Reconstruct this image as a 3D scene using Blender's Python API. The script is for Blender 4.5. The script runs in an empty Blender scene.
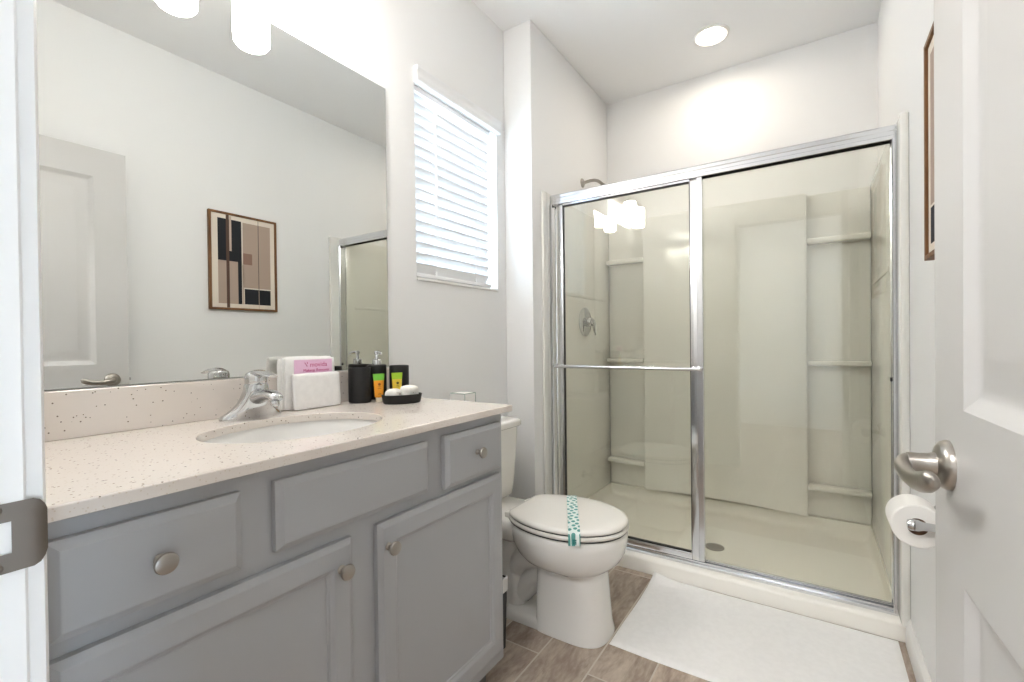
import bpy, bmesh, math, random
from mathutils import Vector, Matrix, noise
random.seed(7)
PI = math.pi
scn = bpy.context.scene
COL = scn.collection

# ------------------------------------------------------------------ camera
def make_camera():
    yaw, pit, rol = math.radians(33.3042), math.radians(-0.4896), math.radians(-0.6399)
    F = Vector((-math.sin(yaw)*math.cos(pit), math.cos(yaw)*math.cos(pit), math.sin(pit)))
    R0 = Vector((math.cos(yaw), math.sin(yaw), 0)); U0 = R0.cross(F)
    R = R0*math.cos(rol) + U0*math.sin(rol); U = -R0*math.sin(rol) + U0*math.cos(rol)
    cd = bpy.data.cameras.new('camera'); cam = bpy.data.objects.new('camera', cd); COL.objects.link(cam)
    cd.sensor_fit = 'HORIZONTAL'; cd.sensor_width = 36.0; cd.lens = 461.3206*36/1024
    cd.shift_y = 4.1055/1024; cd.clip_start = 0.01; cd.clip_end = 60
    m = Matrix.Identity(4)
    for i in range(3):
        m[i][0] = R[i]; m[i][1] = U[i]; m[i][2] = -F[i]
    m.translation = Vector((1.35946, 0.0, 1.0937))
    cam.matrix_world = m
    scn.camera = cam
make_camera()

# ------------------------------------------------------------------ world, light, exposure
w = bpy.data.worlds.new('daylight'); scn.world = w; w.use_nodes = True
bg = w.node_tree.nodes['Background']
bg.inputs[0].default_value = (0.66, 0.82, 1.0, 1); bg.inputs[1].default_value = 5.0
scn.view_settings.view_transform = 'Standard'; scn.view_settings.look = 'None'
scn.view_settings.gamma = 1.0; scn.view_settings.use_curve_mapping = False
scn.view_settings.exposure = 1.98
LAMP_SHADE = 15.0        # emission of the two opal glass shades
HALL_FILL = 40.0         # emission of the added, unseen fill lamp behind the camera
DOWNLIGHT = 29.0         # emission of the recessed ceiling lamp

# ------------------------------------------------------------------ materials
def srgb(*c):
    return tuple(((v/255)/12.92 if v/255 <= 0.04045 else ((v/255+0.055)/1.055)**2.4) for v in c) + (1.0,)
def mat(name, col, rough=0.5, metal=0.0, spec=0.5, coat=0.0, trans=0.0, ior=1.45):
    m = bpy.data.materials.new(name); m.use_nodes = True
    b = m.node_tree.nodes['Principled BSDF']
    b.inputs['Base Color'].default_value = col; b.inputs['Roughness'].default_value = rough
    b.inputs['Metallic'].default_value = metal; b.inputs['Specular IOR Level'].default_value = spec
    b.inputs['Coat Weight'].default_value = coat; b.inputs['Transmission Weight'].default_value = trans
    b.inputs['IOR'].default_value = ior
    return m
def nodes(m): return m.node_tree.nodes, m.node_tree.links, m.node_tree.nodes['Principled BSDF']
def bump(m, scale, strength, dist=0.001, detail=3, stretch=None):
    n, l, b = nodes(m)
    tc = n.new('ShaderNodeTexCoord'); nz = n.new('ShaderNodeTexNoise'); bp = n.new('ShaderNodeBump')
    nz.inputs['Scale'].default_value = scale; nz.inputs['Detail'].default_value = detail
    bp.inputs['Strength'].default_value = strength; bp.inputs['Distance'].default_value = dist
    src = tc.outputs['Object']
    if stretch:
        mp = n.new('ShaderNodeMapping'); mp.inputs['Scale'].default_value = stretch
        l.new(src, mp.inputs['Vector']); src = mp.outputs['Vector']
    l.new(src, nz.inputs['Vector']); l.new(nz.outputs['Fac'], bp.inputs['Height']); l.new(bp.outputs['Normal'], b.inputs['Normal'])
    return m
def vary(m, c2, scale, lo=0.35, hi=0.65, stretch=None, detail=4):
    """mix the base colour with c2 by noise"""
    n, l, b = nodes(m)
    tc = n.new('ShaderNodeTexCoord'); nz = n.new('ShaderNodeTexNoise'); rp = n.new('ShaderNodeMapRange'); mx = n.new('ShaderNodeMix')
    mx.data_type = 'RGBA'
    mx.inputs['A'].default_value = b.inputs['Base Color'].default_value; mx.inputs['B'].default_value = c2
    nz.inputs['Scale'].default_value = scale; nz.inputs['Detail'].default_value = detail
    rp.inputs['From Min'].default_value = lo; rp.inputs['From Max'].default_value = hi
    src = tc.outputs['Object']
    if stretch:
        mp = n.new('ShaderNodeMapping'); mp.inputs['Scale'].default_value = stretch
        l.new(src, mp.inputs['Vector']); src = mp.outputs['Vector']
    l.new(src, nz.inputs['Vector']); l.new(nz.outputs['Fac'], rp.inputs['Value'])
    l.new(rp.outputs['Result'], mx.inputs['Factor']); l.new(mx.outputs['Result'], b.inputs['Base Color'])
    return m
def emit(name, col, s):
    m = bpy.data.materials.new(name); m.use_nodes = True
    n = m.node_tree.nodes; l = m.node_tree.links
    n.remove(n['Principled BSDF']); e = n.new('ShaderNodeEmission')
    e.inputs[0].default_value = col; e.inputs[1].default_value = s
    l.new(e.outputs[0], n['Material Output'].inputs[0]); return m
def glass(name, tint, ior=1.5, rough=0.0):
    m = bpy.data.materials.new(name); m.use_nodes = True
    n = m.node_tree.nodes; l = m.node_tree.links
    n.remove(n['Principled BSDF'])
    t = n.new('ShaderNodeBsdfTransparent'); t.inputs[0].default_value = tint
    g = n.new('ShaderNodeBsdfGlossy'); g.inputs['Roughness'].default_value = rough
    lw = n.new('ShaderNodeLayerWeight'); lw.inputs['Blend'].default_value = 0.5      # Schlick reflectance, same on both faces
    pw = n.new('ShaderNodeMath'); pw.operation = 'POWER'; pw.inputs[1].default_value = 5.0
    r0 = ((ior-1)/(ior+1))**2
    f = n.new('ShaderNodeMath'); f.operation = 'MULTIPLY_ADD'; f.inputs[1].default_value = 1-r0; f.inputs[2].default_value = r0
    l.new(lw.outputs['Facing'], pw.inputs[0]); l.new(pw.outputs[0], f.inputs[0])
    x = n.new('ShaderNodeMixShader')
    l.new(f.outputs[0], x.inputs[0]); l.new(t.outputs[0], x.inputs[1]); l.new(g.outputs[0], x.inputs[2])
    l.new(x.outputs[0], n['Material Output'].inputs[0]); return m

def floor_material():
    m = mat('wood_look_tile', (0.2, 0.16, 0.13, 1), 0.42)
    n, l, b = nodes(m)
    tc = n.new('ShaderNodeTexCoord'); sp = n.new('ShaderNodeSeparateXYZ'); cb = n.new('ShaderNodeCombineXYZ')
    l.new(tc.outputs['Object'], sp.inputs[0])
    a1 = n.new('ShaderNodeMath'); a1.inputs[1].default_value = 0.002 + 1.83
    a2 = n.new('ShaderNodeMath'); a2.inputs[1].default_value = 7.803
    l.new(sp.outputs['X'], a1.inputs[0]); l.new(sp.outputs['Y'], a2.inputs[0])
    l.new(a2.outputs[0], cb.inputs['X']); l.new(a1.outputs[0], cb.inputs['Y'])
    br = n.new('ShaderNodeTexBrick'); br.offset = 0.79; br.offset_frequency = 2
    br.inputs['Scale'].default_value = 1.0; br.inputs['Brick Width'].default_value = 0.9
    br.inputs['Row Height'].default_value = 0.183; br.inputs['Mortar Size'].default_value = 0.0028
    br.inputs['Mortar Smooth'].default_value = 0.0; br.inputs['Bias'].default_value = 0.0
    br.inputs['Color1'].default_value = (0, 0, 0, 1); br.inputs['Color2'].default_value = (1, 1, 1, 1)
    l.new(cb.outputs[0], br.inputs['Vector'])
    mp = n.new('ShaderNodeMapping'); mp.inputs['Scale'].default_value = (6, 1.8, 1)
    l.new(tc.outputs['Object'], mp.inputs['Vector'])
    off = n.new('ShaderNodeVectorMath'); off.operation = 'ADD'
    l.new(mp.outputs[0], off.inputs[0])
    sc = n.new('ShaderNodeVectorMath'); sc.operation = 'SCALE'; sc.inputs['Scale'].default_value = 7.0
    l.new(br.outputs['Color'], sc.inputs[0]); l.new(sc.outputs[0], off.inputs[1])
    nz = n.new('ShaderNodeTexNoise'); nz.inputs['Scale'].default_value = 2.2; nz.inputs['Detail'].default_value = 9
    nz.inputs['Roughness'].default_value = 0.66; nz.inputs['Distortion'].default_value = 0.7
    l.new(off.outputs[0], nz.inputs['Vector'])
    nf = n.new('ShaderNodeTexNoise'); nf.inputs['Scale'].default_value = 12; nf.inputs['Detail'].default_value = 6
    l.new(off.outputs[0], nf.inputs['Vector'])
    mixn = n.new('ShaderNodeMix'); mixn.data_type = 'FLOAT'; mixn.inputs['Factor'].default_value = 0.3
    l.new(nz.outputs['Fac'], mixn.inputs['A']); l.new(nf.outputs['Fac'], mixn.inputs['B'])
    rp = n.new('ShaderNodeValToRGB'); cr = rp.color_ramp
    cr.elements[0].position = 0.30; cr.elements[0].color = srgb(124, 108, 97)
    cr.elements[1].position = 0.70; cr.elements[1].color = srgb(218, 204, 188)
    e = cr.elements.new(0.44); e.color = srgb(165, 147, 132)
    e = cr.elements.new(0.55); e.color = srgb(192, 176, 160)
    l.new(mixn.outputs['Result'], rp.inputs['Fac'])
    tint = n.new('ShaderNodeMix'); tint.data_type = 'RGBA'; tint.blend_type = 'MULTIPLY'
    tint.inputs['Factor'].default_value = 1.0
    tr = n.new('ShaderNodeMapRange'); tr.inputs['To Min'].default_value = 0.85; tr.inputs['To Max'].default_value = 1.08
    l.new(br.outputs['Color'], tr.inputs['Value'])
    l.new(rp.outputs['Color'], tint.inputs['A']); l.new(tr.outputs['Result'], tint.inputs['B'])
    fin = n.new('ShaderNodeMix'); fin.data_type = 'RGBA'; fin.inputs['B'].default_value = srgb(205, 197, 185)
    l.new(br.outputs['Fac'], fin.inputs['Factor']); l.new(tint.outputs['Result'], fin.inputs['A'])
    l.new(fin.outputs['Result'], b.inputs['Base Color'])
    bp = n.new('ShaderNodeBump'); bp.inputs['Strength'].default_value = 0.4; bp.inputs['Distance'].default_value = 0.0015
    bp.invert = True
    l.new(br.outputs['Fac'], bp.inputs['Height']); l.new(bp.outputs['Normal'], b.inputs['Normal'])
    return m

def quartz_material():
    m = mat('speckled_quartz', srgb(229, 221, 213), 0.16, spec=0.5)
    n, l, b = nodes(m)
    tc = n.new('ShaderNodeTexCoord')
    col = None
    prev = srgb(229, 221, 213)
    last = None
    for scale, keep, rad, c in ((160, 0.86, 0.27, srgb(158, 142, 126)), (260, 0.86, 0.33, srgb(216, 204, 190)), (120, 0.89, 0.21, srgb(116, 102, 90))):
        v = n.new('ShaderNodeTexVoronoi'); v.inputs['Scale'].default_value = scale
        l.new(tc.outputs['Object'], v.inputs['Vector'])
        lt = n.new('ShaderNodeMath'); lt.operation = 'LESS_THAN'; lt.inputs[1].default_value = rad
        l.new(v.outputs['Distance'], lt.inputs[0])
        sx = n.new('ShaderNodeSeparateColor'); l.new(v.outputs['Color'], sx.inputs[0])
        gt = n.new('ShaderNodeMath'); gt.operation = 'GREATER_THAN'; gt.inputs[1].default_value = keep
        l.new(sx.outputs[0], gt.inputs[0])
        mu = n.new('ShaderNodeMath'); mu.operation = 'MULTIPLY'
        l.new(lt.outputs[0], mu.inputs[0]); l.new(gt.outputs[0], mu.inputs[1])
        mx = n.new('ShaderNodeMix'); mx.data_type = 'RGBA'
        if last is None: mx.inputs['A'].default_value = prev
        else: l.new(last, mx.inputs['A'])
        mx.inputs['B'].default_value = c
        l.new(mu.outputs[0], mx.inputs['Factor']); last = mx.outputs['Result']
    l.new(last, b.inputs['Base Color'])
    return m

def strip_material():
    """paper band with staggered teal leaf prints"""
    m = mat('printed_paper_band', srgb(232, 240, 236), 0.6)
    n, l, b = nodes(m)
    tc = n.new('ShaderNodeTexCoord')
    mp = n.new('ShaderNodeMapping'); mp.inputs['Scale'].default_value = (48, 42, 42); mp.inputs['Rotation'].default_value = (0, 0, 0.5)
    l.new(tc.outputs['Object'], mp.inputs['Vector'])
    v = n.new('ShaderNodeTexVoronoi'); v.voronoi_dimensions = '2D'; v.inputs['Scale'].default_value = 1.0; v.inputs['Randomness'].default_value = 0.35
    l.new(mp.outputs[0], v.inputs['Vector'])
    lt = n.new('ShaderNodeMath'); lt.operation = 'LESS_THAN'; lt.inputs[1].default_value = 0.34
    l.new(v.outputs['Distance'], lt.inputs[0])
    mx = n.new('ShaderNodeMix'); mx.data_type = 'RGBA'
    mx.inputs['A'].default_value = srgb(228, 238, 234); mx.inputs['B'].default_value = srgb(88, 158, 150)
    l.new(lt.outputs[0], mx.inputs['Factor']); l.new(mx.outputs['Result'], b.inputs['Base Color'])
    return m

M = {}
M['wall'] = bump(mat('wall_paint', srgb(243, 243, 242), 0.65, spec=0.3), 260, 0.06, 0.0006)
M['ceiling'] = bump(mat('ceiling_paint', srgb(245, 245, 245), 0.8, spec=0.2), 120, 0.15, 0.001)
M['trim'] = mat('trim_paint', srgb(238, 237, 234), 0.35)
M['door'] = mat('door_paint', srgb(204, 203, 201), 0.38)
M['floor'] = floor_material()
M['cabinet'] = bump(mat('grey_cabinet_paint', srgb(173, 174, 176), 0.38), 90, 0.03, 0.0004)
M['cabinet_dark'] = mat('toe_kick_board', srgb(98, 97, 98), 0.6)
M['quartz'] = quartz_material()
M['ceramic'] = mat('white_vitreous_china', srgb(240, 238, 233), 0.09, coat=0.3)
M['sink'] = mat('white_sink_china', srgb(242, 241, 238), 0.08, coat=0.3)
M['seat'] = mat('white_seat_plastic', srgb(238, 235, 228), 0.2)
M['rubber_and_gap_shade'] = mat('dark_gasket_and_gap_shade', srgb(38, 38, 38), 0.5)  # gaskets, and the painted shade in the toilet seat gaps
M['chrome'] = mat('polished_chrome', (0.62, 0.63, 0.64, 1), 0.06, 1.0)
M['alu'] = bump(mat('bright_aluminium', (0.74, 0.75, 0.775, 1), 0.16, 1.0), 30, 0.02, 0.0005, stretch=(1, 1, 8))
M['nickel'] = mat('brushed_nickel', (0.40, 0.375, 0.34, 1), 0.30, 1.0)
M['strike'] = mat('satin_nickel_plate', (0.20, 0.175, 0.15, 1), 0.45, 1.0)
M['acrylic'] = mat('glossy_white_acrylic', srgb(238, 237, 231), 0.13, coat=0.2)
M['pan'] = mat('satin_white_acrylic', srgb(247, 244, 236), 0.3)
M['glass'] = glass('clear_shower_glass', (0.972, 0.974, 0.940, 1), 1.72)
M['pane'] = glass('window_glass', (0.96, 0.98, 0.98, 1))
M['mirror'] = mat('mirror_silver', (0.75, 0.755, 0.73, 1), 0.0, 1.0)
M['mirror_edge'] = mat('mirror_edge_glass', srgb(120, 128, 122), 0.2)
M['shade'] = emit('lit_opal_glass', (1.0, 0.965, 0.925, 1), LAMP_SHADE)
M['lamp'] = emit('lit_downlight_lens', (1.0, 0.90, 0.77, 1), DOWNLIGHT)
M['blind'] = mat('white_faux_wood', srgb(244, 245, 246), 0.4)
M['towel'] = bump(vary(mat('white_terry', srgb(249, 248, 246), 0.95, spec=0.1), srgb(243, 242, 240), 60), 700, 0.5, 0.002)
M['mat'] = bump(vary(mat('white_bath_mat_terry', srgb(248, 247, 245), 0.95, spec=0.1), srgb(244, 243, 241), 60), 600, 0.5, 0.002)
M['black'] = mat('matte_black_resin', srgb(24, 24, 25), 0.45)
M['black_gloss'] = mat('black_plastic', srgb(16, 16, 17), 0.3)
M['pink'] = mat('pink_card', srgb(246, 206, 234), 0.5)
M['magenta'] = mat('magenta_ink', srgb(196, 40, 130), 0.5)
M['paper'] = bump(mat('white_paper', srgb(243, 241, 236), 0.9, spec=0.1), 300, 0.2, 0.0008)
M['core'] = mat('brown_cardboard', srgb(120, 88, 66), 0.9)
M['band'] = strip_material()
M['teal'] = mat('teal_print', srgb(40, 120, 116), 0.6)
M['orange'] = mat('orange_tube_plastic', srgb(240, 160, 40), 0.35)
M['yellow'] = mat('yellow_tube_plastic', srgb(238, 208, 70), 0.35)
M['green'] = mat('green_tube_end', srgb(120, 196, 70), 0.35)
M['lime'] = mat('lime_tube_end', srgb(168, 208, 50), 0.35)
M['brown_ink'] = mat('brown_ink', srgb(150, 80, 24), 0.6)
M['olive_ink'] = mat('olive_ink', srgb(96, 84, 20), 0.6)
M['cap'] = mat('frosted_cap', srgb(236, 226, 206), 0.4)
M['wood_frame'] = vary(mat('walnut_frame', srgb(134, 94, 58), 0.5), srgb(104, 70, 42), 30, stretch=(1, 1, 0.12))
M['art_mat'] = mat('cream_print_paper', srgb(232, 222, 208), 0.8)
M['art_black'] = mat('charcoal_print', srgb(34, 36, 42), 0.8)
M['art_tan'] = mat('taupe_print', srgb(180, 160, 146), 0.8)
M['art_tan2'] = mat('light_taupe_print', srgb(196, 176, 160), 0.8)
M['art_brown'] = mat('umber_print', srgb(92, 70, 60), 0.8)
M['art_mid'] = mat('mocha_print', srgb(146, 116, 102), 0.8)
M['hose'] = mat('braided_steel_hose', (0.55, 0.55, 0.55, 1), 0.35, 1.0)
M['vinyl'] = mat('white_window_vinyl', srgb(240, 240, 240), 0.35)
M['liner'] = mat('white_bin_liner', srgb(236, 236, 234), 0.5)

# ------------------------------------------------------------------ mesh helpers
def NB(): return bmesh.new()
def finish(bm, name, m, parent=None, base=(0, 0, 0), smooth=35, mods=None):
    """link a bmesh as one mesh object; vertices are shifted so that `base` is the origin"""
    bmesh.ops.remove_doubles(bm, verts=bm.verts, dist=1e-6)
    bmesh.ops.recalc_face_normals(bm, faces=bm.faces)
    bx, by, bz = base
    for v in bm.verts: v.co -= Vector((bx, by, bz))
    me = bpy.data.meshes.new(name); bm.to_mesh(me); bm.free()
    if smooth:
        for p in me.polygons: p.use_smooth = True
        me.set_sharp_from_angle(angle=math.radians(smooth))
    for mm in (m if isinstance(m, (list, tuple)) else [m]): me.materials.append(mm)
    o = bpy.data.objects.new(name, me); COL.objects.link(o)
    if parent is not None: o.parent = parent
    return o
def empty(name, loc, label, cat, group=None, rotz=0.0):
    o = bpy.data.objects.new(name, None); COL.objects.link(o)
    o.location = loc; o.rotation_euler = (0, 0, rotz); o.empty_display_size = 0.05
    o['label'] = label; o['category'] = cat
    if group: o['group'] = group
    return o
def thing(o, label, cat, group=None):
    o['label'] = label; o['category'] = cat
    if group: o['group'] = group
    return o
def struct(bm, name, m, parent=None, label=None, cat=None, smooth=35):
    o = finish(bm, name, m, parent, smooth=smooth)
    o['kind'] = 'structure'
    if label: o['label'] = label
    if cat: o['category'] = cat
    return o
def box(bm, x0, x1, y0, y1, z0, z1, bev=0.0, seg=2, mi=0):
    vs = [bm.verts.new(p) for p in ((x0, y0, z0), (x1, y0, z0), (x1, y1, z0), (x0, y1, z0), (x0, y0, z1), (x1, y0, z1), (x1, y1, z1), (x0, y1, z1))]
    fs = [bm.faces.new([vs[i] for i in q]) for q in ((0, 3, 2, 1), (4, 5, 6, 7), (0, 1, 5, 4), (1, 2, 6, 5), (2, 3, 7, 6), (3, 0, 4, 7))]
    for f in fs: f.material_index = mi
    if bev > 0:
        es = set(e for f in fs for e in f.edges)
        r = bmesh.ops.bevel(bm, geom=list(es), offset=bev, segments=seg, affect='EDGES', profile=0.5)
        for f in r['faces']: f.material_index = mi
    return vs
def lathe(bm, prof, center, axis='z', n=32, mi=0, close=True):
    """prof = [(radius, height)...] revolved about an axis through center"""
    cx, cy, cz = center; rings = []
    for r, h in prof:
        ring = []
        for k in range(n):
            a = 2*PI*k/n; c, s = r*math.cos(a), r*math.sin(a)
            if axis == 'z': p = (cx+c, cy+s, cz+h)
            elif axis == 'x': p = (cx+h, cy+c, cz+s)
            else: p = (cx+c, cy+h, cz+s)
            ring.append(bm.verts.new(p))
        rings.append(ring)
    for a, b in zip(rings, rings[1:]):
        for k in range(n):
            bm.faces.new((a[k], a[(k+1) % n], b[(k+1) % n], b[k])).material_index = mi
    if close:
        for ring, (r, h) in ((rings[0], prof[0]), (rings[-1], prof[-1])):
            if r > 1e-5: bm.faces.new(ring).material_index = mi
    return rings
def tube(bm, pts, rad, n=12, mi=0, caps=True, flat=None):
    """swept round tube along pts; rad number or list; flat=(a,b) scales the section"""
    pts = [Vector(p) for p in pts]; m = len(pts)
    if not isinstance(rad, (list, tuple)): rad = [rad]*m
    up = Vector((0, 0, 1)); rings = []; prev = None
    for i, p in enumerate(pts):
        t = (pts[min(i+1, m-1)] - pts[max(i-1, 0)]).normalized()
        if prev is None:
            u = t.cross(up)
            if u.length < 1e-3: u = t.cross(Vector((1, 0, 0)))
        else: u = prev - t*prev.dot(t)
        u.normalize(); prev = u; v = t.cross(u)
        fa, fb = flat if flat else (1, 1)
        rings.append([bm.verts.new(p + (u*fa*math.cos(2*PI*k/n) + v*fb*math.sin(2*PI*k/n))*rad[i]) for k in range(n)])
    for a, b in zip(rings, rings[1:]):
        for k in range(n): bm.faces.new((a[k], a[(k+1) % n], b[(k+1) % n], b[k])).material_index = mi
    if caps:
        bm.faces.new(rings[0]).material_index = mi; bm.faces.new(rings[-1]).material_index = mi
    return rings
def smooth_path(pts, k=6):
    """Catmull-Rom through pts"""
    P = [Vector(p) for p in pts]; P = [P[0]*2-P[1]] + P + [P[-1]*2-P[-2]]; out = []
    for i in range(1, len(P)-2):
        for j in range(k):
            t = j/k; a, b, c, d = P[i-1], P[i], P[i+1], P[i+2]
            out.append(0.5*((2*b) + (c-a)*t + (2*a-5*b+4*c-d)*t*t + (3*b-a-3*c+d)*t**3))
    out.append(P[-2]); return out
def lerp_list(vals, k):
    out = []
    for a, b in zip(vals, vals[1:]):
        for j in range(k): out.append(a+(b-a)*j/k)
    out.append(vals[-1]); return out
def loft(bm, rings, mi=0, cap0=True, cap1=True):
    R = [[bm.verts.new(p) for p in r] for r in rings]; n = len(R[0])
    for a, b in zip(R, R[1:]):
        for k in range(n): bm.faces.new((a[k], a[(k+1) % n], b[(k+1) % n], b[k])).material_index = mi
    if cap0: bm.faces.new(R[0]).material_index = mi
    if cap1: bm.faces.new(R[-1]).material_index = mi
    return R
def nested(bm, P, w, h, loops, back=True, mi=0):
    """rectangular relief: P(u,v,d) -> point; loops=[(inset,height)], last loop is filled"""
    R = []
    for ins, d in loops:
        R.append([bm.verts.new(P(u, v, d)) for u, v in ((ins, ins), (w-ins, ins), (w-ins, h-ins), (ins, h-ins))])
    for a, b in zip(R, R[1:]):
        for k in range(4): bm.faces.new((a[k], a[(k+1) % 4], b[(k+1) % 4], b[k])).material_index = mi
    bm.faces.new(R[-1]).material_index = mi
    if back: bm.faces.new(R[0]).material_index = mi
def rounded_rect(cx, cy, hx, hy, r, n=6):
    pts = []
    for sx, sy, a0 in ((1, 1, 0), (-1, 1, PI/2), (-1, -1, PI), (1, -1, 1.5*PI)):
        for k in range(n+1):
            a = a0 + PI/2*k/n
            pts.append((cx+sx*(hx-r)+r*math.cos(a), cy+sy*(hy-r)+r*math.sin(a)))
    return pts
def soft_box(bm, c, s, r, n=10, amp=0.0, freq=20.0, seed=0, rot=None, bulge=0.0):
    """rounded, slightly lumpy box (cloth)"""
    t = NB(); bmesh.ops.create_cube(t, size=2.0)
    bmesh.ops.subdivide_edges(t, edges=t.edges, cuts=n, use_grid_fill=True)
    h = Vector(s)*0.5
    for v in t.verts:
        q = Vector((v.co.x*h.x, v.co.y*h.y, v.co.z*h.z))
        inner = Vector([max(-h[i]+r, min(h[i]-r, q[i])) for i in range(3)])
        d = q-inner
        p = inner + (d.normalized()*r if d.length > 1e-9 else d)
        if amp:
            nn = noise.noise(Vector((p.x*freq+seed, p.y*freq, p.z*freq)))
            p += p.normalized()*nn*amp
        if bulge: p.x *= 1+bulge*(1-v.co.y**2)*(1-v.co.z**2)
        if rot: p = rot @ p
        v.co = p + Vector(c)
    me = bpy.data.meshes.new('t'); t.to_mesh(me); t.free(); bm.from_mesh(me); bpy.data.meshes.remove(me)
def quad(bm, pts, mi=0):
    bm.faces.new([bm.verts.new(p) for p in pts]).material_index = mi
def text_mesh(body, size, name, m, parent, matrix, extrude=0.0002):
    cu = bpy.data.curves.new(name, 'FONT'); cu.body = body; cu.size = size; cu.extrude = extrude; cu.align_x = 'CENTER'
    t = bpy.data.objects.new(name+'_curve', cu); COL.objects.link(t)
    dg = bpy.context.evaluated_depsgraph_get(); dg.update()
    me = bpy.data.meshes.new_from_object(t.evaluated_get(dg))
    bpy.data.objects.remove(t); bpy.data.curves.remove(cu)
    me.transform(matrix); me.name = name; me.materials.clear(); me.materials.append(m)
    o = bpy.data.objects.new(name, me); COL.objects.link(o); o.parent = parent
    return o

# ------------------------------------------------------------------ room dimensions
WX = 1.6357            # right wall
WB = 3.0402            # back wall (shower)
CZ = 2.7166            # ceiling
PX, PY = 0.167, 2.0153 # plumbing wall: face x, front y
FY = 0.097             # front wall face (door wall)
JX, HX = 0.808, 1.578  # door opening
CT = 0.8943            # counter top
YH = 2.172             # shower header front

# ------------------------------------------------------------------ setting
bm = NB(); box(bm, -1.6, 3.2, -2.2, WB+0.1, -0.06, 0.0); struct(bm, 'floor', M['floor'])
bm = NB(); box(bm, -1.6, 3.2, -2.2, WB+0.1, CZ, CZ+0.08); struct(bm, 'ceiling', M['ceiling'])
# left wall with the window opening
wy0, wy1, wz0, wz1 = 1.365, 1.943, 1.3475, 2.150
bm = NB()
ys = [-0.03, wy0, wy1, WB+0.1]; zs = [0.0, wz0, wz1, CZ]
for i in range(3):
    for j in range(3):
        if i == 1 and j == 1: continue
        quad(bm, [(0, ys[i], zs[j]), (0, ys[i+1], zs[j]), (0, ys[i+1], zs[j+1]), (0, ys[i], zs[j+1])])
        quad(bm, [(-0.14, ys[i], zs[j]), (-0.14, ys[i+1], zs[j]), (-0.14, ys[i+1], zs[j+1]), (-0.14, ys[i], zs[j+1])])
quad(bm, [(0, wy0, wz0), (0, wy0, wz1), (-0.14, wy0, wz1), (-0.14, wy0, wz0)])
quad(bm, [(0, wy1, wz0), (0, wy1, wz1), (-0.14, wy1, wz1), (-0.14, wy1, wz0)])
quad(bm, [(0, wy0, wz0), (0, wy1, wz0), (-0.14, wy1, wz0), (-0.14, wy0, wz0)])
quad(bm, [(0, wy0, wz1), (0, wy1, wz1), (-0.14, wy1, wz1), (-0.14, wy0, wz1)])
quad(bm, [(0, ys[0], 0), (0, ys[0], CZ), (-0.14, ys[0], CZ), (-0.14, ys[0], 0)])
struct(bm, 'wall_left', M['wall'])
bm = NB(); box(bm, 0.0005, PX, PY, WB-0.0005, 0.0, CZ, 0.004); struct(bm, 'wall_plumbing', M['wall'])
bm = NB(); box(bm, PX-0.1, WX+0.1, WB, WB+0.1, 0.0, CZ); struct(bm, 'wall_back', M['wall'])
bm = NB(); box(bm, WX, WX+0.1, -0.03, WB, 0.0, CZ); struct(bm, 'wall_right', M['wall'])
bm = NB()
box(bm, -0.14, JX-0.018, -0.03, FY, 0.0, CZ); box(bm, HX+0.018, WX+0.1, -0.03, FY-0.0005, 0.0, CZ)
box(bm, JX-0.018, HX+0.018, -0.03, FY, 2.07, CZ)
struct(bm, 'wall_front', M['wall'])
bm = NB(); box(bm, -1.6, 3.2, -2.3, -2.2, 0.0, CZ); struct(bm, 'wall_hall', M['wall'])
bm = NB(); box(bm, -1.7, -1.6, -2.2, -0.03, 0.0, CZ); struct(bm, 'wall_hall_left', M['wall'])  # unseen end wall, added to cut the sky light in the hall
bm = NB(); box(bm, 3.2, 3.3, -2.2, -0.62, 0.0, CZ); box(bm, 3.2, 3.3, -0.62, -0.2, 1.45, CZ); box(bm, 3.2, 3.3, -0.2, -0.03, 0.0, CZ); struct(bm, 'wall_hall_right', M['wall'])  # unseen end wall, opening sized to limit sky light on the jamb
bm = NB(); box(bm, -1.6, -0.14, -0.03, 0.06, 0.0, CZ); box(bm, WX+0.1, 3.2, -0.03, 0.06, 0.0, CZ); struct(bm, 'wall_hall_side', M['wall'])
# door jamb + stop, casing
bm = NB()
box(bm, JX-0.0175, JX, -0.032, FY+0.001, 0.0, 2.052, 0.002, 1)
box(bm, HX, HX+0.0175, -0.032, FY+0.001, 0.0, 2.052, 0.002, 1)
box(bm, JX, HX, -0.032, FY+0.001, 2.052, 2.069, 0.002, 1)
box(bm, JX, JX+0.011, 0.02, 0.056, 0.0, 2.052, 0.002, 1)
jamb = struct(bm, 'trim_1', M['trim'])
bm = NB()
def casing_profile(x_in, x_out):
    return [(x_in, 0.0), (x_in, 0.0105), (x_in+(x_out-x_in)*0.1, 0.0135), (x_in+(x_out-x_in)*0.55, 0.0145), (x_in+(x_out-x_in)*0.7, 0.017), (x_out, 0.017), (x_out, 0.0)]
rs = []
prof = casing_profile(JX-0.005, JX-0.062)
rs = [[(x, FY+0.001+d, z) for x, d in prof] for z in (0.0, 2.12)]
loft(bm, rs)
struct(bm, 'trim_2', M['trim'])
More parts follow.
